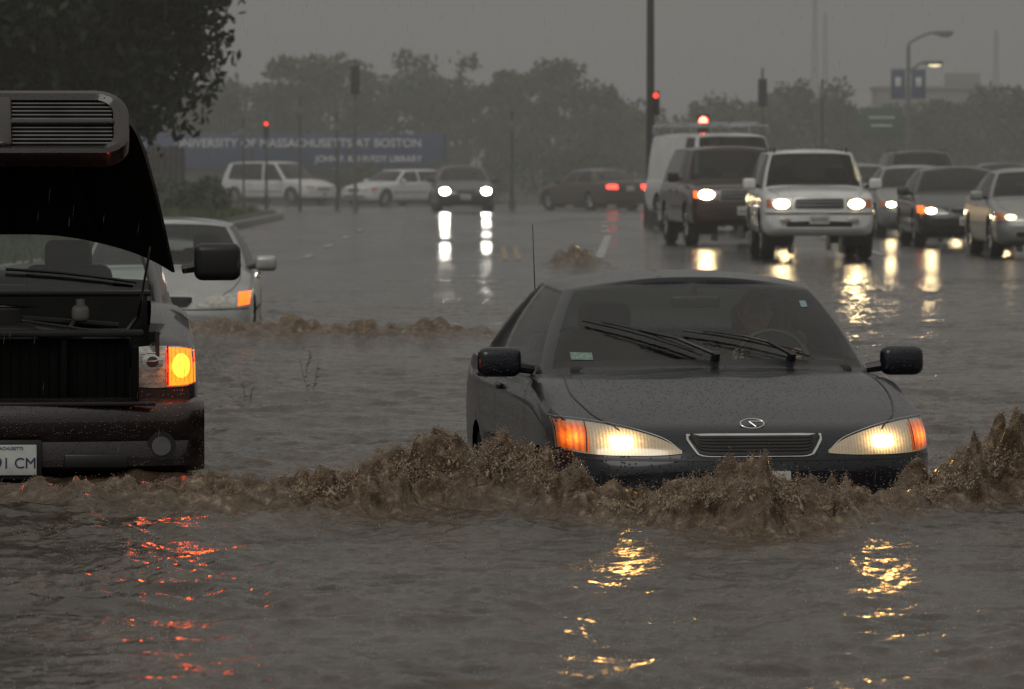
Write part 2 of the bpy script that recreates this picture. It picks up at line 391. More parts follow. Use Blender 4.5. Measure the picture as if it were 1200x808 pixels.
SUV=dict(L=4.6,W=.875,R=.37,axles=(.85,3.5),bowf=.12,bowr=.07,
 w=[(0,.76),(.04,.80),(.12,.835),(.5,.865),(1.2,.875),(4.3,.87),(4.5,.85),(4.6,.81)],
 zt=[(0,.66),(.03,.82),(.07,.96),(.14,1.02),(.3,1.06),(1.3,1.13),(4.4,1.12),(4.52,1.05),(4.6,.85)],
 zs=[(0,.6),(.03,.77),(.07,.90),(.14,.96),(.3,.99),(1.3,1.04),(4.4,1.04),(4.52,.97),(4.6,.78)],
 zb=[(0,.48),(.05,.42),(.2,.36),(4.3,.38),(4.6,.5)],
 belt=[(0,1.2,1.13),(.45,1.24,1.125),(.73,1.40,1.10),(.78,1.5,1.07),(.84,2.35,1.08),(.84,2.45,1.08),(.83,4.15,1.10),(.76,4.42,1.11),(.4,4.5,1.11),(0,4.52,1.11)],
 roof=[(0,1.78,1.64),(.38,1.8,1.635),(.60,1.86,1.615),(.64,1.96,1.61),(.665,2.4,1.63),(.665,2.5,1.63),(.65,4.05,1.62),(.60,4.27,1.61),(.35,4.32,1.61),(0,4.33,1.61)],
 crown=.055,lamp=[(.42,.77,.93),(.6,.77,.935),(.80,.79,.92)],amber_x=.72,core=(.57,.85,.115,.065),
 tail=[(.6,.8,1.05),(.8,.8,1.05)],seams=[[(1.42,.4),(1.42,1.04)],[(2.4,.4),(2.4,1.06)],[(3.1,.6),(3.4,1.06)]],handles=[(2.2,.95),(3.2,.96)],
 trim=[(1.3,.66),(2.2,.66),(3.0,.66)],mirror=(.88,1.55,1.15),msize=(.2,.1,.17),mirror_m=BLACK,
 front_lines=[([(-.84,.70),(0,.70),(.84,.70)],.03,'front'),([(-.70,1.2),(-.72,.5),(-.62,.16)],.01,'top'),([(.70,1.2),(.72,.5),(.62,.16)],.01,'top')],
 grille=[(0,.78,.93),(.30,.78,.93),(.37,.79,.92)],gbars=2,gbar_m=CHR,intake=[(-.5,.50,.58),(0,.50,.59),(.5,.50,.58)],plate_z=.62,seat_y=2.2)
def variant(B,**k):
    d=dict(B); d.update(k); return d
PICK=variant(SUV,L=5.2,W=.97,w=[(a*5.2/4.6 if a>1 else a,b*1.11) for a,b in SUV['w']],
 zt=[(a*5.2/4.6 if a>1 else a,b*1.02) for a,b in SUV['zt']],zs=[(a*5.2/4.6 if a>1 else a,b*1.02) for a,b in SUV['zs']],zb=[(a*5.2/4.6 if a>1 else a,b) for a,b in SUV['zb']],
 belt=[(a*1.11,b*1.1,c*1.02) for a,b,c in SUV['belt']],roof=[(a*1.1,b*1.1,c*1.04) for a,b,c in SUV['roof']],
 axles=(.95,4.1),lamp=[(.5,.82,.98),(.7,.82,.98),(.9,.84,.97)],core=(.68,.90,.13,.075),amber_x=.83,grille=[(0,.80,.98),(.38,.80,.98),(.45,.81,.97)],mirror=(.98,1.7,1.2))
VAN=variant(SUV,L=5.0,W=.97,axles=(.8,3.8),w=[(a*5/4.6 if a>1 else a,b*1.11) for a,b in SUV['w']],zt=[(a*5/4.6 if a>1 else a,b*1.05) for a,b in SUV['zt']],zs=[(a*5/4.6 if a>1 else a,b*1.05) for a,b in SUV['zs']],zb=[(a*5/4.6 if a>1 else a,b) for a,b in SUV['zb']],
 belt=[(0,.85,1.19),(.5,.9,1.18),(.82,1.05,1.16),(.88,1.2,1.12),(.93,1.95,1.12),(.93,2.05,1.12),(.93,4.5,1.12),(.88,4.85,1.12),(.45,4.92,1.12),(0,4.93,1.12)],
 roof=[(0,1.35,2.0),(.4,1.37,2.0),(.70,1.43,1.98),(.76,1.55,1.97),(.8,2.0,1.98),(.8,2.1,1.98),(.8,4.6,1.98),(.76,4.8,1.97),(.4,4.84,1.97),(0,4.85,1.97)],
 glass={0,1,3,7,8},crown=.07,mirror=(.98,1.15,1.3),seams=[[(1.1,.4),(1.1,1.1)],[(2.0,.4),(2.0,1.1)],[(3.4,.4),(3.4,1.1)]],handles=[(1.85,.95)],seat_y=2.0)
MINIV=variant(SUV,L=4.85,W=.95,axles=(.95,3.95),R=.33,w=[(a*4.85/4.6 if a>1 else a,b*1.08) for a,b in SUV['w']],
 zt=[(0,.5),(.04,.65),(.1,.76),(.2,.82),(1.,1.0),(4.6,1.0),(4.85,.8)],zs=[(0,.45),(.04,.6),(.1,.7),(.2,.76),(1.,.92),(4.6,.93),(4.85,.7)],zb=[(0,.3),(.1,.25),(4.6,.25),(4.85,.4)],
 belt=[(0,1.0,1.0),(.45,1.06,1.0),(.8,1.3,.98),(.85,1.45,.95),(.9,2.4,.95),(.9,2.5,.95),(.9,4.3,.98),(.82,4.65,1.),(.4,4.75,1.),(0,4.77,1.)],
 roof=[(0,1.85,1.63),(.38,1.88,1.63),(.64,1.96,1.61),(.68,2.08,1.60),(.72,2.5,1.63),(.72,2.6,1.63),(.7,4.2,1.61),(.64,4.45,1.6),(.35,4.5,1.6),(0,4.52,1.6)],
 lamp=[(.5,.6,.7),(.7,.62,.74),(.86,.64,.75)],core=(.66,.67,.07,.04),grille=[(0,.58,.66),(.3,.58,.66),(.4,.6,.65)],trim=[(1.4,.5),(3.4,.5)],front_lines=[([(-.84,.52),(0,.52),(.84,.52)],.02,'front')],intake=None,plate_z=.42,mirror=(.93,1.5,1.05))
WAGON=variant(SEDAN,roof=SEDAN['roof'][:6]+[(.6,4.0,1.33),(.54,4.2,1.32),(.3,4.28,1.32),(0,4.3,1.32)],belt=SEDAN['belt'][:6]+[(.82,4.3,.95),(.74,4.55,.97),(.42,4.62,.98),(0,4.65,.98)])
# ------------------------------------------------------------ ground height
def gz(x,y):
    base=-.45+.10*min(max((x+2)/3,0),1)
    t=min(max((y-45)/32,0),1); t=t*t*(3-2*t); u=min(max((y-135)/85,0),1); u=u*u*(3-2*u)
    return base*(1-t)+.03*min(max((y-72)/14,0),1)-.38*u
# ------------------------------------------------------------ hero sedan
P_CHAR=paint('charcoal_paint',(.007,.009,.016),.1,.28,True,60,.75,.5,.35)
HERO=(1.165,27.0,-.355); HYAW=6.7; HSX=1.055
SED_H=variant(SEDAN,R=.275,gap=.03,amber_m=AMBM,lens_m=HLR,core=(.60,.632,.052,.029),sq=.55,grille=[(0,.572,.662),(.2,.572,.662),(.25,.578,.661),(.30,.65,.660)],gbars=5,mirror_m=P_CHAR,plate_z=.42,
  lamp=[(.335,.578,.592),(.40,.572,.635),(.50,.568,.673),(.62,.568,.703),(.74,.574,.722),(.86,.592,.732)])
def hero_extra(root,pr,mg):
    root.scale=(HSX,1,1)
    pg=Proj(mg.v,mg.f,4.78)
    for s in(-1,1):
        co,n,d=pr.ray('front',s*.60,.632); lamp('headlight_beam','SPOT',root,(s*.60,co.y-.035,.632),6,(1,.50,.13),(-math.radians(84),0,0),.06,85)
    mb=MB()
    c,n,d=pr.ray('front',0,.708); n=(n+Vector((0,-.6,0))).normalized()
    X=Vector((1,0,0)); U=n.cross(X).normalized()*-1
    pts=[c+n*.010+X*(.054*math.cos(a))+U*(.030*math.sin(a)) for a in np.linspace(0,2*math.pi,29)]
    for a,b in zip(pts[:-1],pts[1:]): mb.cyl(a,b,.004,.004,CHR,6)
    c2=c+n*.010; mb.cyl(c2+X*.016+U*.020,c2-X*.012-U*.012,.004,.004,CHR,6); mb.cyl(c2-X*.014-U*.013,c2+X*.042-U*.013,.004,.004,CHR,6)
    for s in(-1,1): 
        pr.stroke(mb,CHR,[(s*.335,.585),(s*.40,.640),(s*.50,.678),(s*.62,.708),(s*.74,.727),(s*.86,.738)],'front',.004,.006,30)
        pr.stroke(mb,BLACK,[(s*.745,.58),(s*.745,.715)],'front',.006,.013,8)
    mb.obj('badge',root)
    mb=MB()
    def wip(p0,p1,piv,off=.02):
        q=[]
        for t in np.linspace(0,1,14):
            a=p0[0]+(p1[0]-p0[0])*t; b=p0[1]+(p1[1]-p0[1])*t+.012*math.sin(math.pi*t); co,n,d=pg.ray('front',a,b); q.append(co+n*off)
        for a,b in zip(q[:-1],q[1:]): mb.cyl(a,b,.0055,.0055,BLACK,6)
        q2=[p+Vector((0,-.012,.010+.008*math.sin(math.pi*k/13))) for k,p in enumerate(q)]
        for a,b in zip(q2[2:-2],q2[3:-1]): mb.cyl(a,b,.0045,.0045,BLACK,6)
        m=q2[6]+Vector((0,-.012,.004)); co,n,d=pg.ray('front',*piv); 
        mb.cyl(m,(m+co)/2+n*.035,.005,.008,BLACK,8); mb.cyl((m+co)/2+n*.035,co+n*.03,.008,.012,BLACK,8); mb.cyl(co+n*.04,co-n*.03,.02,.025,BLACK,10)
    wip((-.57,1.145),(-.06,.985),(.05,.955)); wip((-.12,1.10),(.46,.975),(.56,.955))
    mb.obj('wipers',root)
    mb=MB()
    mb.box((0,1.98,1.25),(.24,.03,.062),BLACK,.02,None,3); mb.cyl((0,1.98,1.26),(0,2.06,1.33),.01,.01,BLACK,6)
    n=24
    for i in range(n):
        a,b=2*math.pi*i/n,2*math.pi*(i+1)/n
        f=lambda t:(.37+.18*math.cos(t),1.93+.06*math.sin(t),.93+.17*math.sin(t))
        mb.cyl(f(a),f(b),.014,.014,BLACK,6)
    mb.box((0,1.62,.915),(1.35,.42,.07),INTER,.03,None,3)
    mb.obj('interior_fittings',root)
    st=simple('inspection_sticker',(.16,.24,.20),.5,0,.5,60); mb=MB()
    pg.patch(mb,st,[(-.66,.975,1.01),(-.565,.975,1.01)],'front',.006,1,nx=4,nz=3,skirt=.002)
    pg.patch(mb,simple('toll_tag',(.22,.30,.34),.5),[(.50,1.225,1.255),(.535,1.225,1.255)],'front',.006,1,nx=3,nz=3,skirt=.002)
    mb.obj('stickers',root)
    mb=MB(); mb.cyl((-.55,3.9,1.0),(-.56,4.0,1.62),.004,.002,BLACK,6); mb.obj('radio_antenna',root)
make_car('sedan_car',SED_H,P_CHAR,HERO,HYAW,HLH,GLASS,hero_extra)
def driver():
    me=bpy.data.meshes.new('driver'); 
    J=[(.37,2.52,.45,.15),(.37,2.50,.70,.15),(.37,2.44,.90,.155),(.37,2.42,.99,.10),(.37,2.40,1.05,.055),(.37,2.37,1.10,.06),
       (.20,2.43,.95,.06),(.13,2.22,.80,.045),(.22,2.0,.96,.032),(.54,2.43,.95,.06),(.61,2.22,.80,.045),(.52,2.0,.96,.032)]
    E=[(0,1),(1,2),(2,3),(3,4),(4,5),(2,6),(6,7),(7,8),(2,9),(9,10),(10,11)]
    me.from_pydata([j[:3] for j in J],E,[]); ob=bpy.data.objects.new('driver_body',me); COL.objects.link(ob)
    sk=ob.modifiers.new('s','SKIN')
    for i,j in enumerate(J): me.skin_vertices[0].data[i].radius=(j[3],j[3]*.8)
    me.skin_vertices[0].data[0].use_root=True
    ob.modifiers.new('ss','SUBSURF').levels=1
    me.materials.append(simple('grey_shirt',(.12,.11,.11),.9))
    root=empty('driver',HERO,math.radians(HYAW)); ob.parent=root
    sk_m=simple('skin',(.40,.24,.17),.6); hr=simple('dark_hair',(.03,.02,.015),.8); mb=MB()
    mb.sph((.37,2.35,1.175),(.075,.095,.115),sk_m,20,14); mb.sph((.37,2.372,1.20),(.083,.098,.105),hr,20,14)
    mb.sph((.37,2.253,1.165),(.013,.02,.022),sk_m,8,6)
    for s in(-1,1):
        mb.sph((.37+s*.03,2.268,1.19),(.012,.008,.007),BLACK,8,6); mb.sph((.37+s*.077,2.36,1.17),(.012,.02,.03),sk_m,8,6)
        hx=.37+s*.15
        mb.sph((hx,1.985,.97),(.03,.035,.045),sk_m,10,8)
        for k in range(4): mb.cyl((hx-.02*s,1.96,.945+k*.018),(hx+.02*s,1.945,.95+k*.018),.009,.008,sk_m,6)
    mb.sph((.37,2.262,1.128),(.022,.008,.005),simple('lips',(.35,.12,.1),.6),8,6)
    mb.obj('head_and_hands',root)
driver()
# ------------------------------------------------------------ hero pickup with raised hood
P_MAR=paint('black_cherry_paint',(.015,.009,.010),.1,.32,True,70,.6,.7,.45)
TR=variant(SUV,L=5.7,W=1.0,R=.40,axles=(1.0,4.6),bowf=.14,bowr=.05,front_plate=False,
 w=[(0,.93),(.05,.955),(.15,.975),(.5,.99),(1.4,1.0),(5.4,1.0),(5.7,.97)],
 zt=[(0,1.07),(.03,1.13),(.08,1.17),(.2,1.21),(1.35,1.36),(1.8,1.36),(5.6,1.38),(5.7,1.3)],
 zs=[(0,1.04),(.03,1.09),(.08,1.12),(.2,1.15),(1.35,1.28),(1.8,1.27),(5.6,1.30),(5.7,1.2)],
 zb=[(0,.60),(.1,.5),(.3,.42),(5.4,.5),(5.7,.6)],
 belt=[(0,1.36,1.37),(.5,1.42,1.365),(.80,1.6,1.34),(.86,1.75,1.30),(.93,2.65,1.31),(.93,2.72,1.31),(.92,3.3,1.33),(.85,3.5,1.35),(.45,3.56,1.36),(0,3.58,1.36)],
 roof=[(0,2.0,1.86),(.4,2.02,1.855),(.66,2.1,1.84),(.70,2.2,1.83),(.72,2.65,1.85),(.72,2.72,1.85),(.70,3.25,1.84),(.66,3.38,1.83),(.4,3.42,1.84),(0,3.43,1.84)],
 crown=.06,lamp=[(.665,.925,1.125),(.75,.92,1.13),(.9,.925,1.125),(.965,.94,1.11)],amber_x=.815,amber_m=AMB,core=(.74,1.02,.05,.05),
 tail=[(.8,.9,1.25),(.95,.9,1.25)],seams=[[(1.72,.5),(1.72,1.28)],[(2.68,.5),(2.68,1.3)],[(3.55,.5),(3.55,1.3)]],handles=[(2.5,1.15)],
 trim=[(1.7,.8),(2.6,.8),(3.5,.8)],mirror=(1.03,1.85,1.52),msize=(.25,.11,.20),mirror_m=BLACK,front_lines=[],grille=None,intake=None,plate_z=.57,seat_y=2.7)
def tcut(c):
    if abs(c[0])<.64 and c[1]<.22 and c[2]>.86: return True
    if abs(c[0])<.76 and .05<c[1]<1.32 and c[2]>1.0: return True
    return False
def truck_extra(root,pr,mg):
    pg=Proj(mg.v,mg.f,5.7)
    mb=MB(); 
    for s in(1,-1):
        co,n,d=pr.ray('front',s*.885,1.03); lamp('turn_signal_light','POINT',root,(s*.885,co.y-.07,1.03),1.4,(1,.22,.015),(0,0,0),.035)
        pr.disc(mb,AMBC,(.885,1.03),(.045,.062),'front',.018,s)
        pr.disc(mb,CHR,(.74,1.05),(.055,.05),'front',.012,s); pr.disc(mb,BLACK,(.74,1.05),(.03,.028),'front',.016,s)
        for k in range(5): pr.stroke(mb,LENS,[(s*.68,.95+.035*k),(s*.80,.95+.035*k)],'front',.006,.016,8)
        pr.stroke(mb,BLACK,[(s*.66,.93),(s*.66,1.12)],'front',.014,.012,8); pr.stroke(mb,BLACK,[(s*.815,.93),(s*.815,1.12)],'front',.010,.014,8)
        for k in range(6): pr.stroke(mb,AMB_OFF,[(s*(.83+.022*k),.95),(s*(.83+.022*k),1.115)],'front',.0022,.020,8)
    mb.obj('turn_signals',root)
    mb=MB(); sec=[(.1,.50),(-.06,.50),(-.10,.53),(-.105,.60),(-.085,.655),(-.10,.68),(-.115,.74),(-.11,.80),(-.08,.845),(-.02,.865),(.12,.87)]
    G=[]
    for t in np.linspace(-1,1,41):
        x=t*1.005; b=.17*abs(t)**2.3+(.10*max(0,abs(t)-.93)/.07)
        G.append([(x,y+b,z) for y,z in sec])
    mb.grid(G,P_MAR)
    mb.box((0,-.122,.57),(.36,.03,.20),BLACK,.01)
    for s in(-1,1):
        mb.cyl((s*.78,.02,.63),(s*.78,-.018,.63),.075,.072,BLACK,20); mb.cyl((s*.78,.0,.63),(s*.78,-.026,.63),.05,.048,simple('fog_lens',(.16,.16,.16),.15,.5) if s<0 else bpy.data.materials['fog_lens'],20)
        mb.box((s*.45,-.095,.56),(.32,.02,.07),BLACK,.01)
    mb.box((0,-.06,.845),(1.5,.05,.02),BLACK,.006)
    mb.box((0,-.148,.57),(.305,.012,.152),PLATE,.004)
    mb.obj('bumper',root); 
    for txt,x,z,sz in(('21 91 CM',0,.53,.075),('MASSACHUSETTS',0,.622,.022)):
        cu=bpy.data.curves.new('plate_text','FONT'); cu.body=txt; cu.size=sz; cu.align_x='CENTER'; cu.extrude=.001; cu.materials.append(PTXT)
        o=bpy.data.objects.new('plate_text',cu); COL.objects.link(o); o.parent=root; o.location=(x,-.1565,z); o.rotation_euler=(math.pi/2,0,0)
    mb=MB(); EB=simple('engine_dark',(.008,.008,.008),.6,.1,.6,9)
    RD=simple('radiator_black',(.004,.004,.004),.9,spec=.15)
    mb.box((0,.75,.52),(1.5,1.3,.04),EB); mb.box((0,1.30,.95),(1.52,.03,.80),EB)
    for s in(-1,1): mb.box((s*.765,.7,.95),(.02,1.25,.5),EB)
    mb.box((0,.30,.86),(1.26,.05,.60),RD)
    for k in range(26): mb.box((-.60+k*.048,.268,.88),(.006,.012,.50),RD)
    mb.box((0,.24,1.19),(1.40,.09,.035),EB,.01); mb.box((.30,.235,.99),(.03,.03,.36),RD,.005); mb.box((-.30,.235,.99),(.03,.03,.36),RD,.005)
    for s in(-1,1): mb.box((s*.655,.16,.99),(.03,.3,.28),RD,.008)
    mb.box((-.1,.8,1.12),(.55,.6,.22),EB,.05,None,3); mb.cyl((-.1,.75,1.2),(-.1,.75,1.30),.2,.19,EB,24); mb.box((.52,.55,1.1),(.26,.3,.2),BLACK,.02); mb.box((-.55,.5,1.1),(.3,.2,.2),BLACK,.02)
    mb.cyl((-.05,.8,1.22),(.5,.5,1.15),.045,.045,BLACK,12); mb.cyl((.1,1.0,1.24),(.6,1.1,1.2),.02,.02,EB,8)
    for k in range(5): mb.cyl((-.6+.3*k,.35,1.17),(-.5+.3*k,1.2,1.24+.02*(k%2)),.012,.012,BLACK,8)
    wb=simple('washer_bottle',(.13,.13,.12),.5); mb.box((.40,.95,1.27),(.09,.09,.09),wb,.03,None,3); mb.cyl((.40,.95,1.30),(.40,.95,1.345),.025,.022,wb,14)
    mb.cyl((.70,1.0,1.25),(.76,.85,1.62),.007,.007,CHR,8)
    mb.box((0,1.36,1.365),(1.56,.14,.03),BLACK,.01)
    mb.obj('engine_bay',root)
    mb=MB()
    for (a0,b0),(a1,b1) in (((-.7,1.44),(-.05,1.415)),((.02,1.475),(.70,1.405))):
        q=[]
        for t in np.linspace(0,1,10):
            co,n,d=pg.ray('front',a0+(a1-a0)*t,b0+(b1-b0)*t+.01*math.sin(3.14*t)); q.append(co+n*.02)
        for u,w in zip(q[:-1],q[1:]): mb.cyl(u,w,.009,.009,BLACK,6)
    mb.obj('wipers',root)
    dv=Vector((0,-.755,.656)); nv=Vector((0,-.656,-.755)); HB=Vector((0,1.32,1.66)); Lh=1.10
    def hp(s,t):
        hw=pchip([0,.5,.8,.93,1],[.90,.79,.71,.655,.575],s)
        dr=pchip([0,.5,.9,1],[.24,.17,.08,.05],s); cr=.03*math.sin(math.pi*s)
        bulge=-.035*math.exp(-((abs(t)-.0)/.5)**4)
        return HB+dv*(Lh*float(s)-.05*abs(t)**4*float(s)**6)+nv*(float(dr)*abs(t)**3.5+bulge-cr)+Vector((t*float(hw),0,0))
    mb=MB(); SS=np.linspace(0,1,30);TT=np.linspace(-1,1,41)
    mb.grid([[hp(s,t) for t in TT] for s in SS],P_MAR)
    UL=simple('hood_liner',(.006,.006,.006),.9,spec=.2)
    mb.grid([[hp(s*.98+.01,t*.985)+nv*.025 for t in TT[::-1]] for s in SS],UL)
    for t in(-1,1): mb.grid([[hp(s,t),hp(s*.98+.01,t*.985)+nv*.025] for s in SS],P_MAR)
    mb.grid([[hp(0,t),hp(.01,t*.985)+nv*.025] for t in TT],P_MAR)
    for t0 in(-.55,0,.55): mb.cyl(hp(.06,t0)+nv*.04,hp(.85,t0*.6)+nv*.04,.03,.03,UL,8)
    O=hp(1,0); M=Matrix(((1,0,0,O.x),(0,nv.y,dv.y,O.y),(0,nv.z,dv.z,O.z),(0,0,0,1)))
    SL=simple('grille_slat',(.16,.16,.16),.3,.5)
    def rr(hw,y0,y1,rc,n=10):
        o=[]
        for cx,cy,a0 in((hw-rc,y0+rc,-90),(hw-rc*.8,y1-rc*.8,0),(-hw+rc*.8,y1-rc*.8,90),(-hw+rc,y0+rc,180)):
            r_=rc if cy<.2 else rc*.8
            for k in range(n+1): a=math.radians(a0+90*k/n); o.append((cx+r_*math.cos(a),cy+r_*math.sin(a)))
        return o+[o[0]]
    out_=rr(.635,-.012,.42,.17); inn=rr(.555,.055,.365,.09)
    G=[]
    for (a,b),(c,d) in zip(out_,inn):
        G.append([M@Vector((a,b,-.09)),M@Vector((a,b,-.02)),M@Vector((a*.985+c*.015,b*.9+d*.1,.012)),M@Vector(((a+c)/2,(b+d)/2,.022)),M@Vector((c,d,.008)),M@Vector((c,d,-.05))])
    mb.grid(G,P_MAR)
    def gb(c,s,m,bev=.015): mb.box(Vector(c),s,m,bev,M,3)
    gb((0,.205,.002),(1.12,.035,.04),P_MAR,.012); gb((0,.205,.004),(.085,.33,.045),P_MAR,.02)
    gb((0,.21,-.055),(1.14,.36,.02),RD,.005)
    for r0 in(.068,.232):
        for k in range(5): gb((0,r0+k*.026,-.012),(1.10,.009,.022),SL,.002)
    mb.obj('raised_hood',root)
make_car('pickup_truck',TR,P_MAR,(-2.54,28.5,-.45),5.8,None,GLASS,truck_extra,tcut)
# ------------------------------------------------------------ other vehicles
P_SIL=paint('silver_paint',(.40,.41,.40),.5,.35); P_WHT=paint('white_paint',(.76,.76,.75),0,.4); P_MAR2=paint('maroon_paint',(.045,.014,.014),.3)
P_DK=paint('dark_grey_paint',(.025,.03,.03),.4); P_GRN=paint('dark_green_paint',(.015,.024,.022),.3); P_LG=paint('light_grey_paint',(.32,.33,.32),.5)
P_BR=paint('brown_red_paint',(.04,.014,.012),.3)
def roofrack(root,pr,mg):
    mb=MB()
    for s in(-1,1):
        mb.cyl((s*.56,2.0,1.70),(s*.56,4.0,1.70),.014,.014,BLACK,8)
        for y in(2.05,3.0,3.95): mb.cyl((s*.56,y,1.62),(s*.56,y,1.70),.014,.014,BLACK,6)
    for s in(-1,1): mb.box((s*.52,-.005,.60),(.16,.03,.07),LENS,.012)
    mb.obj('roof_rack',root)
def ladder(root,pr,mg):
    mb=MB(); al=simple('aluminium',(.5,.5,.5),.4,.8)
    for y in(1.6,3.0,4.5):
        mb.cyl((-.85,y,2.02),(-.85,y,2.20),.02,.02,al,8); mb.cyl((.85,y,2.02),(.85,y,2.20),.02,.02,al,8); mb.cyl((-.85,y,2.20),(.85,y,2.20),.02,.02,al,8)
    for x in(-.6,-.2): mb.cyl((x,.9,2.24),(x,5.2,2.24),.03,.03,al,8)
    for k in range(14): mb.cyl((-.6,1.0+k*.3,2.24),(-.2,1.0+k*.3,2.24),.015,.015,al,6)
    mb.cyl((.5,1.2,2.24),(.5,4.8,2.24),.04,.04,al,8)
    mb.obj('ladder_rack',root)
def V(name,P,pm,x,y,yaw,hl=HL,**k): return make_car(name,P,pm,(x,y,gz(x,y)),yaw,hl,**k)
V('sedan_car',variant(SEDAN,amber_m=AMBF),P_SIL,-3.32,53.5,1.5,None,gl=GLASS)
V('suv_car',variant(SUV,mirror_m=P_WHT),P_WHT,4.68,86.6,1,HL,extra=roofrack)
V('pickup_truck',variant(PICK,amber_m=AMBF),P_MAR2,4.07,99,5,HL)
V('sedan_car',SEDAN,P_LG,7.97,110,1,HL)
V('sedan_car',variant(SEDAN,amber_m=AMBF),P_GRN,7.86,98,1,HL)
V('sedan_car',SEDAN,P_LG,8.36,88,2,DIM)
V('suv_car',SUV,P_DK,9.4,128,2,None,extra=roofrack)
V('sedan_car',SEDAN,P_LG,7.75,124,1,DIM)
V('sedan_car',SEDAN,P_DK,12.2,138,2,None)
V('delivery_van',VAN,P_WHT,4.95,118,14,None,extra=ladder)
V('sedan_car',variant(SEDAN,core=(.62,.632,.14,.10)),P_DK,-1.38,170,3,HLB)
V('minivan_car',MINIV,P_WHT,-7.3,222,50,None)
V('station_wagon',WAGON,P_WHT,-6.0,214,-42,None)
V('sedan_car',variant(SEDAN,tail_m=TAIL),P_BR,1.45,189,-150,None)
# ------------------------------------------------------------ numpy noise + grids
def perlin(x,y,seed=0):
    r=np.random.RandomState(seed); p=r.permutation(256); p=np.r_[p,p]; a=r.rand(256)*2*np.pi; gx,gy=np.cos(a),np.sin(a)
    xi=np.floor(x).astype(int);yi=np.floor(y).astype(int);xf=x-xi;yf=y-yi;xi&=255;yi&=255
    def g(i,j,dx,dy): h=p[(p[i&255]+j)&255]; return gx[h]*dx+gy[h]*dy
    u=xf**3*(xf*(xf*6-15)+10);v=yf**3*(yf*(yf*6-15)+10)
    a=g(xi,yi,xf,yf);b=g(xi+1,yi,xf-1,yf);c=g(xi,yi+1,xf,yf-1);d=g(xi+1,yi+1,xf-1,yf-1)
    return (a+u*(b-a))*(1-v)+(c+u*(d-c))*v
def npmesh(name,V,F,mat,smooth=True,attr=None):
    me=bpy.data.meshes.new(name); nv=len(V);k=F.shape[1];nf=len(F)
    me.vertices.add(nv); me.vertices.foreach_set('co',V.astype(np.float32).ravel())
    me.loops.add(nf*k); me.loops.foreach_set('vertex_index',F.astype(np.int32).ravel())
    me.polygons.add(nf); me.polygons.foreach_set('loop_start',np.arange(0,nf*k,k,dtype=np.int32)); 
    me.update(calc_edges=True); me.validate()
    if smooth: me.polygons.foreach_set('use_smooth',np.ones(len(me.polygons),bool))
    if attr is not None:
        a=me.attributes.new('mud','FLOAT','POINT'); a.data.foreach_set('value',attr.astype(np.float32).ravel())
    me.materials.append(mat); ob=bpy.data.objects.new(name,me); COL.objects.link(ob); return ob
def gridfaces(ny,nx):
    i=np.arange((ny-1)*(nx-1)); j=i//(nx-1); c=i%(nx-1); a=j*nx+c
    return np.stack([a,a+1,a+nx+1,a+nx],1)
OCT=np.array([(1,0,0),(-1,0,0),(0,1,0),(0,-1,0),(0,0,1),(0,0,-1)],float); OF=np.array([(0,2,4),(2,1,4),(1,3,4),(3,0,4),(2,0,5),(1,2,5),(3,1,5),(0,3,5)])
def droplets(name,P_,D_,s,st,mat):
    n=len(P_); D_=D_/np.linalg.norm(D_,axis=1)[:,None]
    base=OCT[None]*s[:,None,None]; dot=(base*D_[:,None]).sum(-1)
    Vv=base+D_[:,None]*(dot*st[:,None])[...,None]+P_[:,None]
    return npmesh(name,Vv.reshape(-1,3),(OF[None]+6*np.arange(n)[:,None,None]).reshape(-1,3),mat)
# ------------------------------------------------------------ water
def watermat():
    m,nt,b=nm('muddy_water')
    at=nt.nodes.new('ShaderNodeAttribute'); at.attribute_name='mud'
    n=noise(nt,1.1,5); r1=ramp(nt,n.outputs[0],[(.3,(.024,.017,.0115)),(.7,(.070,.050,.033))])
    n2=noise(nt,16,8,rough=.75); r2=ramp(nt,n2.outputs[0],[(.34,(.055,.037,.024)),(.54,(.165,.115,.075)),(.70,(.48,.38,.28))])
    mx=nt.nodes.new('ShaderNodeMix'); mx.data_type='RGBA'; nt.links.new(at.outputs['Fac'],mx.inputs[0]); nt.links.new(r1.outputs[0],mx.inputs[6]); nt.links.new(r2.outputs[0],mx.inputs[7])
    nt.links.new(mx.outputs[2],b.inputs['Base Color'])
    rr_=mth(nt,'POWER',at.outputs['Fac'],2.); mr=nt.nodes.new('ShaderNodeMapRange'); mr.inputs[3].default_value=.07; mr.inputs[4].default_value=.22; nt.links.new(rr_,mr.inputs[0]); nt.links.new(mr.outputs[0],b.inputs['Roughness'])
    b.inputs['IOR'].default_value=1.35
    n3=noise(nt,9,6,rough=.60)
    n4=noise(nt,50,4,rough=.7); hsum=mth(nt,'ADD',n3.outputs[0],mth(nt,'MULTIPLY',mth(nt,'MULTIPLY',n4.outputs[0],at.outputs['Fac']),.7))
    bump(nt,b,hsum,.52,.03)
    return m
WM=watermat()
crest=np.array([(-9,26.9,.0),(-3.2,26.9,.0),(-2.3,26.4,.03),(-1.8,26.2,.055),(-1.19,26.0,.10),(-.71,25.9,.16),(-.31,26.2,.23),(.04,26.3,.22),(.28,25.7,.13),(.55,25.3,.085),(.80,24.9,.17),(1.05,24.8,.19),(1.33,24.9,.14),(1.68,25.6,.075),(2.0,26.1,.17),(2.35,26.7,.23),(2.9,27.3,.18),(4,28.5,.08),(6,30,0)])
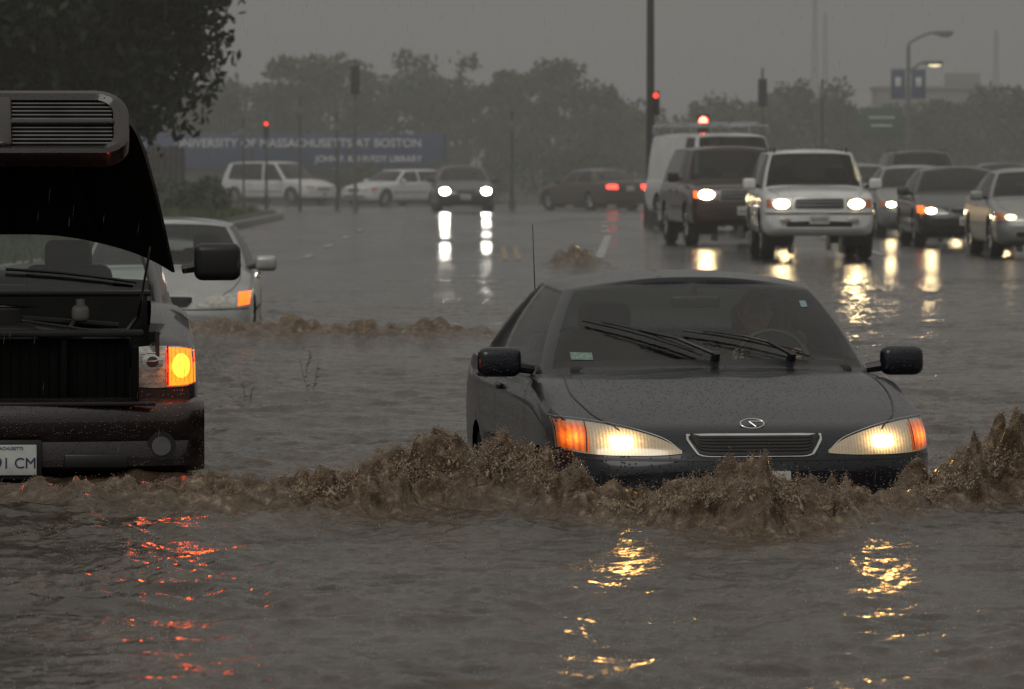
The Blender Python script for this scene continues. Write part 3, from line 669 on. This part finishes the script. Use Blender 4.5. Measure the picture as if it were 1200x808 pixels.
def water():
    def ax(segs):
        o=[segs[0][0]]
        for a,b,h0,h1 in segs:
            x=a
            while x<b-1e-6:
                t=(x-a)/(b-a); x+=h0+(h1-h0)*t; o.append(min(x,b))
        return np.array(sorted(set(np.round(o,4))))
    xp=ax([(-45,-8,3,.3),(-8,-3.0,.09,.03),(-3.0,3.2,.0115,.0115),(3.2,8,.03,.09),(8,45,.3,3)])
    yp=ax([(-6,14,2,.06),(14,22.8,.030,.026),(22.8,27.6,.0135,.0135),(27.6,45,.03,.06),(45,84,.07,.16)])
    X,Y=np.meshgrid(xp,yp); n=X.shape
    Xw=X+.25*perlin(X*.8,Y*.8,31)+.05*perlin(X*3,Y*3,33); Yw=Y+.25*perlin(X*.8+9,Y*.8,32)+.05*perlin(X*3,Y*3,34)
    rw=lambda f,s,gy=1.:1-2.2*np.abs(perlin(Xw*f+7.1,Yw*f*gy+2.3,s))
    near=np.clip((25-Y)/3,0,1)
    Z=.058*perlin(X*.4,Y*.45,21)+.038*rw(.8,22)+(.031-.002*near)*rw(1.8,23,.9)+(.018-.001*near)*rw(3.7,24)+.008*rw(8.5,25)+.003*rw(19,26)
    amp=np.interp(Y,[-5,12,22,34,50,70,84],[1,1.12,1.08,.95,.7,.35,.12])*(.5+1.2*np.clip(perlin(X*.35,Y*.28,29)+.3,0,1))
    Z=(Z-.035)*amp
    yc=pchip(crest[:,0],crest[:,1],X);h=pchip(crest[:,0],crest[:,2],X)
    yc=yc+.22*perlin(X*2.0,Y*0+1,41)+.10*perlin(X*5.0,Y*.6+1,49)
    d=Y-yc; sgf=.55+.12*np.exp(-((X-1.0)/.9)**2); sg=np.where(d<0,sgf,.75); M=np.exp(-(d/sg)**2)*np.clip(h/.09,0,1)
    xw=X+.10*perlin(X*4,Y*4,61)+.03*perlin(X*11,Y*11,68); yw=Y+.10*perlin(X*4+5,Y*4,62)+.03*perlin(X*11,Y*11,69)
    lobe=np.abs(perlin(xw*2.4,yw*1.8,63))*2; l2=np.abs(perlin(xw*5.2,yw*4.2,64))*2; l3=np.abs(perlin(xw*11,yw*10,65))*2; l4=np.abs(perlin(xw*23,yw*21,66))*2; l5=1-2*np.abs(perlin(xw*42,yw*38,70))
    spike=np.maximum(0,perlin(xw*9,yw*4,67)-.15)**1.1
    env=h*np.exp(-(d/np.where(d<0,.34,.42))**2)
    Z2=env*(.40+.75*lobe+.55*l2+.26*l3)+M*(.046*lobe+.058*l2+.034*l3+.015*l4+.005*l5-.055)+env*spike*1.2
    c2=np.exp(-((Y-50.5-.6*perlin(X*.8,Y*0,43))/.9)**2)*np.clip((X+3.9)/.6,0,1)*np.clip((.4-X)/1.2,0,1)
    Z2+=c2*(.04+.22*np.abs(perlin(X*2.2,Y*1.2,44))+.22*np.abs(perlin(X*6,Y*2.5,45)))
    c3=np.exp(-((Y-81)/1.5)**2-((X-.9)/.42)**2); Z2+=c3*(.20+.4*np.abs(perlin(X*4,Y*2,46)))
    c4=.6*np.clip(perlin(X*.9,Y*.35,47)*2.2,0,1)*np.exp(-((Y-32)/7)**2)
    c5=np.clip(perlin(Xw*1.3,Yw*.9,48)*1.8+.12,0,1)*np.clip(.3+1.6*np.abs(perlin(Xw*5,Yw*4,71)),0,1)*np.clip((26-Y)/2,0,1)*np.clip((Y-15)/5,.25,1)
    Z=Z+Z2+c5*.010*(1-2*np.abs(perlin(Xw*13,Yw*11,72)))
    lift=np.clip(Z2-.05,0,.4)
    jx=M*(.07*perlin(X*7,Y*7,51)+.02*perlin(X*18,Y*18,53));jy=M*.07*perlin(X*6,Y*6,52)-lift*.5
    mud=np.clip(M*1.15+c2*1.1+c3*1.3+c4*.45+c5*.5,0,1)
    V_=np.stack([X+jx,Y+jy,Z],-1).reshape(-1,3)
    npmesh('flood_water',V_,gridfaces(*n),WM,True,mud)
    r=np.random.RandomState(18); w=(np.clip(M,0,1)**2*(.15+env*5)*(.2+1.6*l2*l3)).ravel(); w[(Y.ravel()<22.8)|(Y.ravel()>27.6)|(np.abs(X.ravel())>3.1)]=0; w/=w.sum()
    N=30000; k=r.choice(len(w),N,p=w); P_=V_[k]+np.stack([r.normal(0,.008,N),r.normal(0,.01,N),r.exponential(.010,N)],1)
    SM=simple('muddy_froth',(.29,.215,.148),.3,0,.5,30)
    droplets('water_froth',P_,r.normal(0,1,(N,3)),r.uniform(.0010,.0036,N),r.uniform(0,1.2,N),SM)
water()
def splash():
    SM=simple('muddy_spray',(.34,.26,.185),.2,0,.4,12); r=np.random.RandomState(8)
    P_=[];D_=[];S_=[]
    nb=620; bx=r.uniform(-1.6,3.0,nb*4); hb=pchip(crest[:,0],crest[:,2],bx); k=r.rand(len(bx))<(hb/.22)**1.2; bx=bx[k][:nb]; hb=hb[k][:nb]
    for x,h in zip(bx,hb):
        y=float(pchip(crest[:,0],crest[:,1],x))+r.normal(0,.18)-.06; n=r.randint(15,60); z0=h*.7
        dr=r.normal(0,.5,2); sp=h*r.uniform(.3,1.3)
        t=r.rand(n)**.8; ang=r.normal(0,.35,n)
        px=x+sp*t*(dr[0]*.6+ang); py=y+sp*t*(dr[1]*.5+r.normal(0,.25,n)); pz=z0+sp*t*(1.0-.35*t)*(1-.4*np.abs(ang))
        P_.append(np.stack([px,py,pz],1)); D_.append(np.stack([dr[0]*.6+ang,r.normal(0,.25,n),1-.7*t],1)); S_.append(r.uniform(.0012,.0048,n)*(1.25-.7*t)*(1+(r.rand(n)<.05)*1.0))
    P_=np.concatenate(P_);D_=np.concatenate(D_);s=np.concatenate(S_)
    droplets('water_splash',P_,D_,s,r.uniform(.2,3.0,len(s)),SM)
    r=np.random.RandomState(28); N=5200; y=r.uniform(16,60,N); x=r.uniform(-1,1,N)*y*.1; b=np.stack([x,y,np.full(N,.02)],1); m=5
    P_=np.repeat(b,m,0)+np.stack([r.normal(0,.012,N*m),r.normal(0,.012,N*m),r.exponential(.018,N*m)],1)
    droplets('rain_splashes',P_,np.tile([0,0,1.],(N*m,1)),r.uniform(.0008,.0018,N*m),r.uniform(0,1.5,N*m),simple('rain_spray',(.45,.43,.40),.1))
splash()
def rain():
    m=bpy.data.materials.new('raindrop'); m.use_nodes=True; nt=m.node_tree; nt.nodes.clear()
    o=nt.nodes.new('ShaderNodeOutputMaterial'); t=nt.nodes.new('ShaderNodeBsdfTransparent'); g=nt.nodes.new('ShaderNodeBsdfTranslucent'); g.inputs[0].default_value=(.8,.8,.8,1)
    mx=nt.nodes.new('ShaderNodeMixShader'); mx.inputs[0].default_value=.12
    nt.links.new(t.outputs[0],mx.inputs[1]); nt.links.new(g.outputs[0],mx.inputs[2]); nt.links.new(mx.outputs[0],o.inputs[0])
    r=np.random.RandomState(5); n=2600
    y=18+40*r.rand(n)**.8; x=r.uniform(-1,1,n)*(y*.11+.6); z=r.uniform(0,3.6,n); l=r.uniform(.03,.08,n); w=r.uniform(.0007,.0014,n)
    tl=.10+.03*r.normal(0,1,n)
    c=np.stack([x,y,z],1); U=np.stack([tl*l,0*l,l],1)/2; R=np.stack([w*1,0*w,0*w],1); Dp=np.stack([0*w,w,0*w],1)
    V_=np.stack([c-U,c+R,c+Dp,c-R,c-Dp,c+U],1)
    F=np.array([(0,1,2),(0,2,3),(0,3,4),(0,4,1),(5,2,1),(5,3,2),(5,4,3),(5,1,4)])
    npmesh('falling_rain',V_.reshape(-1,3),(F[None]+6*np.arange(n)[:,None,None]).reshape(-1,3),m,False)
rain()
# ------------------------------------------------------------ ground, road, verge
def ax2(v): return np.array(sorted(set(v)))
GX=ax2([-900,-300,-150,-80,-60,-40,-30,-25,-20]+list(range(-14,16))+[20,25,30,40,60,80,150,300,900])
GY=ax2([-200,-60,-20]+list(range(0,101,2))+[110,120,130,135,140]+list(range(145,240,5))+[300,400,600,1200,3000])
def sheet(name,gx,gy,dz,mat,x0=-1e9,x1=1e9,y0=-1e9,y1=1e9):
    gx=np.array([v for v in gx if x0<=v<=x1]);gy=np.array([v for v in gy if y0<=v<=y1]); X,Y=np.meshgrid(gx,gy)
    Z=np.vectorize(gz)(X,Y)+dz; return npmesh(name,np.stack([X,Y,Z],-1).reshape(-1,3),gridfaces(*X.shape),mat)
grassm=simple('wet_grass_ground',(.035,.045,.022),.8,0,.4,.8,bs=3,bd=.05)
sheet('ground',GX,GY,-.02,grassm)
def roadmat():
    m,nt,b=nm('wet_asphalt')
    n=noise(nt,.5,6,stretch=(1,.35,1)); r=ramp(nt,n.outputs[0],[(.35,(.035,.034,.033)),(.65,(.06,.058,.055))]); nt.links.new(r.outputs[0],b.inputs['Base Color'])
    n2=noise(nt,.35,5,stretch=(1,.25,1)); r2=ramp(nt,n2.outputs[0],[(.38,.06),(.62,.22)]); nt.links.new(r2.outputs[0],b.inputs['Roughness'])
    n3=noise(nt,9,6,rough=.7); bump(nt,b,n3.outputs[0],.45,.014); b.inputs['Specular IOR Level'].default_value=.7
    return m
RM=roadmat()
rx=np.arange(-8,31,1.); sheet('road',np.r_[rx],GY,.0,RM,-8,30,-60,165)
sheet('cross_street',GX,GY,.004,RM,-150,150,165,235)
conc=simple('kerb_concrete',(.22,.21,.20),.6,0,.2,3)
mb=MB(); vx=-6.3
pts=[(vx-1.5,60),(vx-.4,75),(vx,92),(vx+.3,120),(vx+.6,140),(vx+.2,148),(vx-1.5,152),(vx-6,154),(-60,155)]
for (a,b),(c,d) in zip(pts[:-1],pts[1:]):
    L_=math.hypot(c-a,d-b); ang=math.atan2(d-b,c-a); mb.box((0,0,0),(L_+.02,.18,.2),conc,.02,Matrix.Translation(((a+c)/2,(b+d)/2,.08))@Matrix.Rotation(ang,4,'Z'))
mb.obj('kerb')
mb=MB(); vs=[(a-.06,b,.165) for a,b in pts]+[(-60,60,.165)]; mb.add(vs,[list(range(len(vs)))],grassm); mb.obj('grass_verge')
def tufts(name,n,xr,yr,h,z,mat,seed):
    r=np.random.RandomState(seed); x=r.uniform(*xr,n);y=r.uniform(*yr,n);hh=h*r.uniform(.4,1.2,n);a=r.uniform(0,np.pi,n);w=.02+.02*r.rand(n)
    c=np.stack([x,y,np.full(n,z)],1); d=np.stack([np.cos(a)*w,np.sin(a)*w,0*w],1); t=np.stack([r.normal(0,.3,n)*hh,r.normal(0,.3,n)*hh,hh],1)
    npmesh(name,np.stack([c-d,c+d,c+t],1).reshape(-1,3),np.arange(3*n).reshape(-1,3),mat,False)
tufts('verge_grass',16000,(-16,vx-.2),(76,147),.22,.16,simple('grass_blades',(.07,.09,.03),.7),3)
wp=simple('white_road_paint',(.42,.42,.40),.25,0,.4,2); yp_=simple('yellow_road_paint',(.28,.20,.06),.25,0,.3,2)
mb=MB()
def line(x0,y0,x1,y1,w,m):
    N=max(1,int((y1-y0)/2))
    for i in range(N):
        a=i/N;b=(i+1)/N; xa,ya,xb,yb=x0+(x1-x0)*a,y0+(y1-y0)*a,x0+(x1-x0)*b,y0+(y1-y0)*b
        mb.add([(xa-w/2,ya,gz(0,ya)+.009),(xa+w/2,ya,gz(0,ya)+.009),(xb+w/2,yb,gz(0,yb)+.009),(xb-w/2,yb,gz(0,yb)+.009)],[[0,1,2,3]],m)
line(1.35,88,1.9,112,.14,wp)
for k in range(3): line(1.9+.12*k,116+8*k,1.95+.12*k,119+8*k,.14,wp)
line(-.1,86,-.15,98,.09,yp_); line(.1,86,.05,98,.09,yp_)
for k in range(4): line(-3.2,88+10*k,-3.2,91+10*k,.11,wp)
line(5.9,90,6.2,134,.14,wp)
mb.obj('road_markings',smooth=False)
# ------------------------------------------------------------ trees
def leafmat(name,c0,c1):
    m,nt,b=nm(name); n=noise(nt,.9,3); r=ramp(nt,n.outputs[0],[(.35,c0),(.65,c1)]); nt.links.new(r.outputs[0],b.inputs['Base Color']); b.inputs['Roughness'].default_value=.6; return m
LM=leafmat('foliage',(.018,.034,.010),(.07,.105,.030)); LM2=leafmat('foliage_dark',(.007,.012,.005),(.020,.030,.011)); BK=simple('bark',(.05,.04,.032),.9,0,.3,8,bs=20,bd=.02)
def leaves(cs,rs,n,size,rng):
    k=rng.choice(len(cs),n,p=(rs**2)/np.sum(rs**2)); d=rng.normal(0,1,(n,3)); d/=np.linalg.norm(d,axis=1)[:,None]
    rad=rs[k]*(rng.rand(n)**.45)*(1+.25*rng.normal(0,1,n)*.5); c=cs[k]+d*rad[:,None]*np.array([1,1,.75])
    u=rng.normal(0,1,(n,3));u/=np.linalg.norm(u,axis=1)[:,None]; v=np.cross(u,rng.normal(0,1,(n,3)));v/=np.linalg.norm(v,axis=1)[:,None]
    s=size*rng.uniform(.5,1.3,n)[:,None]; return np.stack([c-u*s,c+v*s*.45,c+u*s,c-v*s*.45],1).reshape(-1,3)
def mktree(name,loc,H,cc,rad,ncl,nl,size,lm,seed,trunk=.25):
    rng=np.random.RandomState(seed); root=empty(name,loc)
    d=rng.normal(0,1,(ncl,3)); d/=np.linalg.norm(d,axis=1)[:,None]; q=rng.rand(ncl)**.4
    cs=np.array(cc)+d*q[:,None]*np.array(rad)*.88; rs=rng.uniform(.16,.33,ncl)*np.mean(rad)
    Vl=leaves(cs,rs,nl,size,rng); F=np.arange(len(Vl)).reshape(-1,4); o=npmesh('foliage',Vl,F,lm,False); o.parent=root
    mb=MB(); top=Vector(cc)+Vector((0,0,rad[2]*.4)); p=Vector((0,0,-.2)); prev=p;pr_=trunk
    for k in range(1,7):
        t=k/6; nx_=Vector((0,0,0)).lerp(top,t)+Vector((rng.normal(0,.08),rng.normal(0,.08),0)); r_=trunk*(1-.8*t); mb.cyl(prev,nx_,pr_,r_,BK,10,False); prev=nx_;pr_=r_
    for i in range(min(ncl,26)):
        t=rng.uniform(.3,.8); a=Vector((0,0,0)).lerp(top,t); b=Vector(cs[i]); m=(a+b)/2+Vector((0,0,.25)); r_=trunk*(1-.8*t)*.5; mb.cyl(a,m,r_,r_*.6,BK,6,False); mb.cyl(m,b,r_*.6,.015,BK,6,False)
    o=mb.obj('trunk',root); return root
mktree('maple_tree',(-8.1,92,.1),9,(0,0,4.9),(4.0,4.0,3.6),180,105000,.105,LM2,7,.3)
mktree('maple_tree',(-12.6,98,.1),9,(0,0,5.0),(4.6,4.4,4.2),120,65000,.13,LM2,9,.3)
def treeline():
    rng=np.random.RandomState(12); C=[];R=[];mb=MB()
    prof=[(-2000,70),(100,70),(250,88),(300,72),(350,56),(400,46),(450,54),(490,44),(520,60),(560,56),(600,74),(630,54),(680,62),(700,80),(722,118),(780,128),(800,150),(822,150),(838,104),(880,106),(920,94),(980,90),(1005,112),(1040,124),(1100,106),(1200,98),(3000,90)]
    X_=[(a-600)*.0435 for a,b in prof]; Z_=[1.65+(180-b)*.0435 for a,b in prof]
    for row,(yy,sc) in enumerate(((286,1.0),(302,.97))):
        for x in np.arange(-45,55,1.25):
            xx=x+rng.normal(0,.5); top=float(np.interp(xx,X_,Z_))*rng.uniform(.84,1.02)*sc; y=yy+rng.uniform(-7,9); w=rng.uniform(1.3,2.4)
            if abs(x)<45: mb.cyl((xx,y,-.4),(xx+rng.normal(0,.2),y,top*.8),.16,.05,BK,6,False)
            for k in range(14):
                zz=top*(.06+.86*rng.rand()**.8); f=1-abs(zz/top-.5)*1.0; C.append((xx+rng.normal(0,.6)*w*f,y+rng.normal(0,1),zz)); R.append(rng.uniform(.45,1.05))
    V_=leaves(np.array(C),np.array(R),150000,.23,rng); o=npmesh('foliage',V_,np.arange(len(V_)).reshape(-1,4),LM,False)
    root=empty('distant_trees'); o.parent=root; t=mb.obj('trunks',root)
treeline()
def shrub(x,y,z,r,h,seed):
    rng=np.random.RandomState(seed); k=14; cs=np.stack([rng.normal(0,r*.5,k),rng.normal(0,r*.4,k),rng.uniform(.1,h*.8,k)],1); V_=leaves(cs,np.full(k,r*.42),3500,.09,rng)+np.array([x,y,z]); npmesh('shrub',V_,np.arange(len(V_)).reshape(-1,4),LM,False)
for i,(x,y,z,r,h) in enumerate([(-5.2,236,-.3,2.0,1.5),(-6.4,238,-.3,1.4,1.2),(2.0,236,-.3,2.1,2.3),(-14,150,.1,1.6,1.5),(-12,151,.1,1.4,1.2),(15,236,-.3,2.2,1.9),(-9.8,146,.1,1.3,1.3),(3.6,238,-.3,1.6,1.7),(-1.4,238,-.3,1.6,1.5),(-7.9,140,.1,1.0,.9)]): shrub(x,y,z,r,h,60+i)
# ------------------------------------------------------------ campus sign wall
BL=simple('blue_panel',(.028,.060,.16),.5,0,.15,.5); BLL=simple('light_blue_panel',(.10,.24,.40),.5); LET=simple('sign_lettering',(.8,.82,.85),.5)
root=empty('campus_sign_wall',(0,240,0)); mb=MB()
mb.box((-8.9,0,1.75),(12.4,.2,1.45),BL,.03); mb.box((-18.3,.1,1.8),(6.0,.2,1.2),BLL,.03); mb.box((-8.9,.3,.3),(12.4,.3,1.4),simple('sign_base',(.10,.10,.10),.8))
for k in range(4): mb.box((-15.0+k*4.06,-.02,1.0),(.10,.30,3.0),BLACK)
mb.obj('panels',root)
for t,z,sz in(('UNIVERSITY OF MASSACHUSETTS AT BOSTON',1.92,.50),('JOHN F. KENNEDY LIBRARY',1.30,.36)):
    cu=bpy.data.curves.new('lettering','FONT'); cu.body=t; cu.size=sz; cu.extrude=.01; cu.offset=.008; cu.align_x='RIGHT'; cu.materials.append(LET)
    o=bpy.data.objects.new('lettering',cu); COL.objects.link(o); o.parent=root; o.location=(-3.8,-.17,z); o.rotation_euler=(math.pi/2,0,0)
mb=MB(); fw=simple('dark_fence_wood',(.03,.028,.025),.8)
for k in range(52): mb.box((-13.6+k*.16,156,.95),(.145,.03,1.75+.05*(k%3)),fw,.005)
mb.box((-9.5,156.05,.5),(8.3,.05,.1),fw); mb.box((-9.5,156.05,1.5),(8.3,.05,.1),fw); 
o=mb.obj('wooden_fence'); o.location=(-3.6,0,0)
# ------------------------------------------------------------ poles, signals, lamps
POLE=simple('dark_pole',(.03,.03,.03),.6); GALV=simple('galvanised_steel',(.16,.16,.16),.5,.4)
REDE=emis('red_signal_light',(1,.04,.02),60); REDS=emis('red_signal_dim',(1,.04,.02),3); AMO=simple('unlit_lens',(.03,.03,.02),.3)
def head(mb,x,y,z,red,lit=True,s=1.):
    mb.box((x,y,z),(.32*s,.22*s,1.0*s),BLACK,.03); 
    for k in range(3):
        zz=z+(.31-.31*k)*s; mb.cyl((x,y-.11*s,zz),(x,y-.13*s,zz),.11*s,.11*s,red if (k==0 and lit) else AMO,16)
        G=[[(x+.125*s*math.cos(a),y-.11*s-q,zz+.125*s*math.sin(a)) for a in np.linspace(-.3,math.pi+.3,14)] for q in(0,.12*s)]; mb.grid(G,BLACK)
def tl(x,y,H,r,hz,side,red,lit=True,m=POLE,s=1.):
    g=gz(x,y); mb=MB(); mb.cyl((x,y,g),(x,y,H),r,r*.65,m,12); mb.cyl((x,y,g),(x,y,g+.5),r*1.6,r*1.5,m,12)
    for z_ in hz:
        head(mb,x+side,y-.05,z_,red,lit,s); mb.cyl((x,y,z_+.3*s),(x+side,y,z_+.3*s),.03,.03,m,8); mb.cyl((x,y,z_-.3*s),(x+side,y,z_-.3*s),.03,.03,m,8)
    return mb
tl(3.16,130,11,.10,[2.80],.12,REDS,s=.55).obj('traffic_light_pole')
mb=tl(5.1,152,2.6,.06,[2.22],0.0,REDE,s=.95); mb.obj('traffic_light')
tl(-4.9,178,4.6,.055,[3.95],0,REDS,False,GALV,.9).obj('traffic_light_pole')
tl(-8.2,190,2.9,.045,[2.45],0,REDS,True,s=.6).obj('traffic_light')
tl(8.05,183,4.4,.06,[3.6],0,REDS,False,GALV,.9).obj('traffic_light_pole')
for (x,y,H,r) in((-7.0,188,3.5,.04),(-5.9,192,3.0,.04),(0,200,3.1,.07),(-9.2,195,2.8,.04),(9.3,210,3.,.05),(10.9,200,4.2,.05),(4.6,160,2.2,.04)):
    g=gz(x,y); mb=MB(); mb.cyl((x,y,g),(x,y,H),r,r*.8,POLE,10); mb.cyl((x,y,g),(x,y,g+.3),r*1.7,r*1.5,POLE,10); mb.sph((x,y,H),r*1.1,POLE,10,6); mb.box((x,y-.08,H-.5),(.22,.02,.35),GALV,.01); mb.obj('sign_post')
LG_=emis('street_lamp_glow',(1,.85,.45),2.0)
def slamp(x,y,H,arms,ban=True):
    mb=MB(); mb.cyl((x,y,-.4),(x,y,H*.93),.13,.08,GALV,12)
    for arm,hh,m in arms:
        P_=[]
        for t in np.linspace(0,1,12): P_.append(Vector((x+arm*t,y,hh-.07*H+.07*H*math.sin(t*math.pi/2))))
        for a,b in zip(P_[:-1],P_[1:]): mb.cyl(a,b,.06,.05,GALV,8)
        e=P_[-1]; mb.box(e+Vector((.35*np.sign(arm),0,-.02)),(.85,.32,.18),GALV,.07,None,3); mb.sph((e.x+.4*np.sign(arm),y,e.z-.12),(.28,.14,.09),m,12,6)
    if ban:
        for s in(-1,1): mb.box((x+s*.45,y,H*.68),(.62,.03,1.25),BL,.005); mb.cyl((x,y,H*.68+.66),(x+s*.8,y,H*.68+.66),.02,.02,GALV,6); mb.cyl((x,y,H*.68-.66),(x+s*.8,y,H*.68-.66),.02,.02,GALV,6); mb.box((x+s*.45,y-.02,H*.68+.1),(.26,.01,.4),LET,.002)
    return mb.obj('street_lamp')
slamp(17.4,250,6.9,((1.2,6.95,LENS),(.75,5.65,LG_))); slamp(46,260,7.4,((1.4,7.4,LENS),),False)
mb=MB(); GRN=simple('green_sign_face',(.02,.09,.05),.4); mb.box((15.9,245,2.95),(1.8,.06,1.35),GRN,.03); mb.box((15.9,244.95,3.2),(1.1,.01,.07),LET); mb.box((15.9,244.95,2.85),(.9,.01,.07),LET)
for s in(-.6,.6): mb.cyl((15.9+s,245.1,-.4),(15.9+s,245.1,3.6),.06,.06,GALV,8)
mb.obj('traffic_sign')
for x,y,H in((26.6,500,17),(28.6,520,14.5),(42.5,500,12.5),(41,505,8)):
    mb=MB(); w=.35
    for sx,sy in((-1,-1),(1,-1),(1,1),(-1,1)): mb.cyl((x+sx*w,y+sy*w,-.4),(x+sx*w*.2,y+sy*w*.2,H),.06,.04,GALV,5)
    for k in range(int(H/.8)):
        t=k*.8/H; ww=w*(1-.8*t); z=k*.8
        mb.cyl((x-ww,y-ww,z),(x+ww,y-ww,z+.8),.03,.03,GALV,4); mb.cyl((x-ww,y-ww,z),(x-ww,y+ww,z+.8),.03,.03,GALV,4)
    mb.obj('radio_mast')
root=empty('office_building',(28,370,-.4)); mb=MB(); WL=simple('concrete_wall',(.28,.27,.25),.8)
mb.box((0,3,3.1),(8.5,6,6.2),WL,.02); mb.box((0,3,6.3),(8.8,6.3,.25),WL,.02); mb.box((1.5,3,6.8),(2.2,2,1.0),WL,.02)
mb.obj('walls',root); mb=MB()
for r_ in range(2):
    for c in range(6): mb.box((-3.5+c*1.4,-.02,1.9+r_*2.7),(1.0,.06,1.4),BLACK,.01); mb.box((-3.5+c*1.4,-.05,1.15+r_*2.7),(1.15,.12,.08),WL)
mb.obj('window_openings',root)
def weed(x,y,h,seed):
    r=random.Random(seed); mb=MB(); wm=bpy.data.materials.get('weed_stem') or simple('weed_stem',(.06,.04,.022),.7); lf=bpy.data.materials.get('weed_leaf') or simple('weed_leaf',(.07,.045,.025),.6)
    for k in range(2):
        p=Vector((x+r.uniform(-.05,.05),y,-.1)); d=Vector((r.uniform(-.25,.25),r.uniform(-.2,.2),1))
        for s in range(6):
            q=p+d*(h+.1)/6; mb.cyl(p,q,.0022,.0018,wm,5,False)
            if r.random()<.8:
                e=q+Vector((r.uniform(-.03,.03),r.uniform(-.03,.03),r.uniform(-.005,.03))); w_=Vector((0,.003,.007)); mb.add([q,(q+e)/2+w_,e,(q+e)/2-w_],[[0,1,2,3]],lf)
            p=q; d+=Vector((r.uniform(-.12,.12),r.uniform(-.1,.1),0))
    mb.obj('weed_plant')
for i,(x,y,h) in enumerate([(-1.40,38.6,.24),(-1.75,37.5,.12),(-1.62,43,.14),(3.12,34,.26),(-2.05,36.5,.10)]): weed(x,y,h,i)
# ------------------------------------------------------------ rain mist volume
mm=bpy.data.materials.new('rain_mist'); mm.use_nodes=True; nt=mm.node_tree; nt.nodes.clear(); o=nt.nodes.new('ShaderNodeOutputMaterial'); vs_=nt.nodes.new('ShaderNodeVolumeScatter'); vs_.inputs['Color'].default_value=(.95,.938,.895,1); vs_.inputs['Density'].default_value=.0027; nt.links.new(vs_.outputs[0],o.inputs['Volume'])
mb=MB(); mb.box((0,400,29),(700,690,62),mm); ob=mb.obj('rain_mist',smooth=False)
# ------------------------------------------------------------ world, sun, camera
w=bpy.data.worlds.new('World'); S.world=w; w.use_nodes=True; nt=w.node_tree; bg=nt.nodes['Background']; out=nt.nodes['World Output']
sky=nt.nodes.new('ShaderNodeTexSky'); sky.sky_type='NISHITA'; sky.sun_disc=False; sky.sun_elevation=math.radians(40); sky.sun_rotation=math.radians(200)
hs=nt.nodes.new('ShaderNodeHueSaturation'); hs.inputs['Saturation'].default_value=.10; hs.inputs['Value'].default_value=.22; nt.links.new(sky.outputs[0],hs.inputs['Color']); nt.links.new(hs.outputs[0],bg.inputs[0]); bg.inputs[1].default_value=.05
tc=nt.nodes.new('ShaderNodeTexCoord'); sp=nt.nodes.new('ShaderNodeSeparateXYZ'); nt.links.new(tc.outputs['Generated'],sp.inputs[0])
r=ramp(nt,sp.outputs[2],[(0,(.158,.148,.132)),(.25,(.188,.179,.161)),(1,(.555,.54,.495))]); b2=nt.nodes.new('ShaderNodeBackground'); nt.links.new(r.outputs[0],b2.inputs[0]); b2.inputs[1].default_value=1.
ad=nt.nodes.new('ShaderNodeAddShader'); nt.links.new(bg.outputs[0],ad.inputs[0]); nt.links.new(b2.outputs[0],ad.inputs[1]); nt.links.new(ad.outputs[0],out.inputs[0])
ld=bpy.data.lights.new('sun','SUN'); ld.energy=.5; ld.angle=math.radians(30); ld.color=(1,.96,.90); lo=bpy.data.objects.new('sun',ld); COL.objects.link(lo); lo.rotation_euler=(math.radians(50),0,math.radians(-20))
cd=bpy.data.cameras.new('camera'); cam=bpy.data.objects.new('camera',cd); COL.objects.link(cam); cam.location=(0,0,1.65); cd.sensor_width=36; cd.lens=200; cd.clip_end=6000; cd.clip_start=.5
cam.rotation_euler=(math.radians(90)-math.atan(224/6667),0,0); cd.dof.use_dof=True; cd.dof.focus_distance=27.6; cd.dof.aperture_fstop=9
S.camera=cam
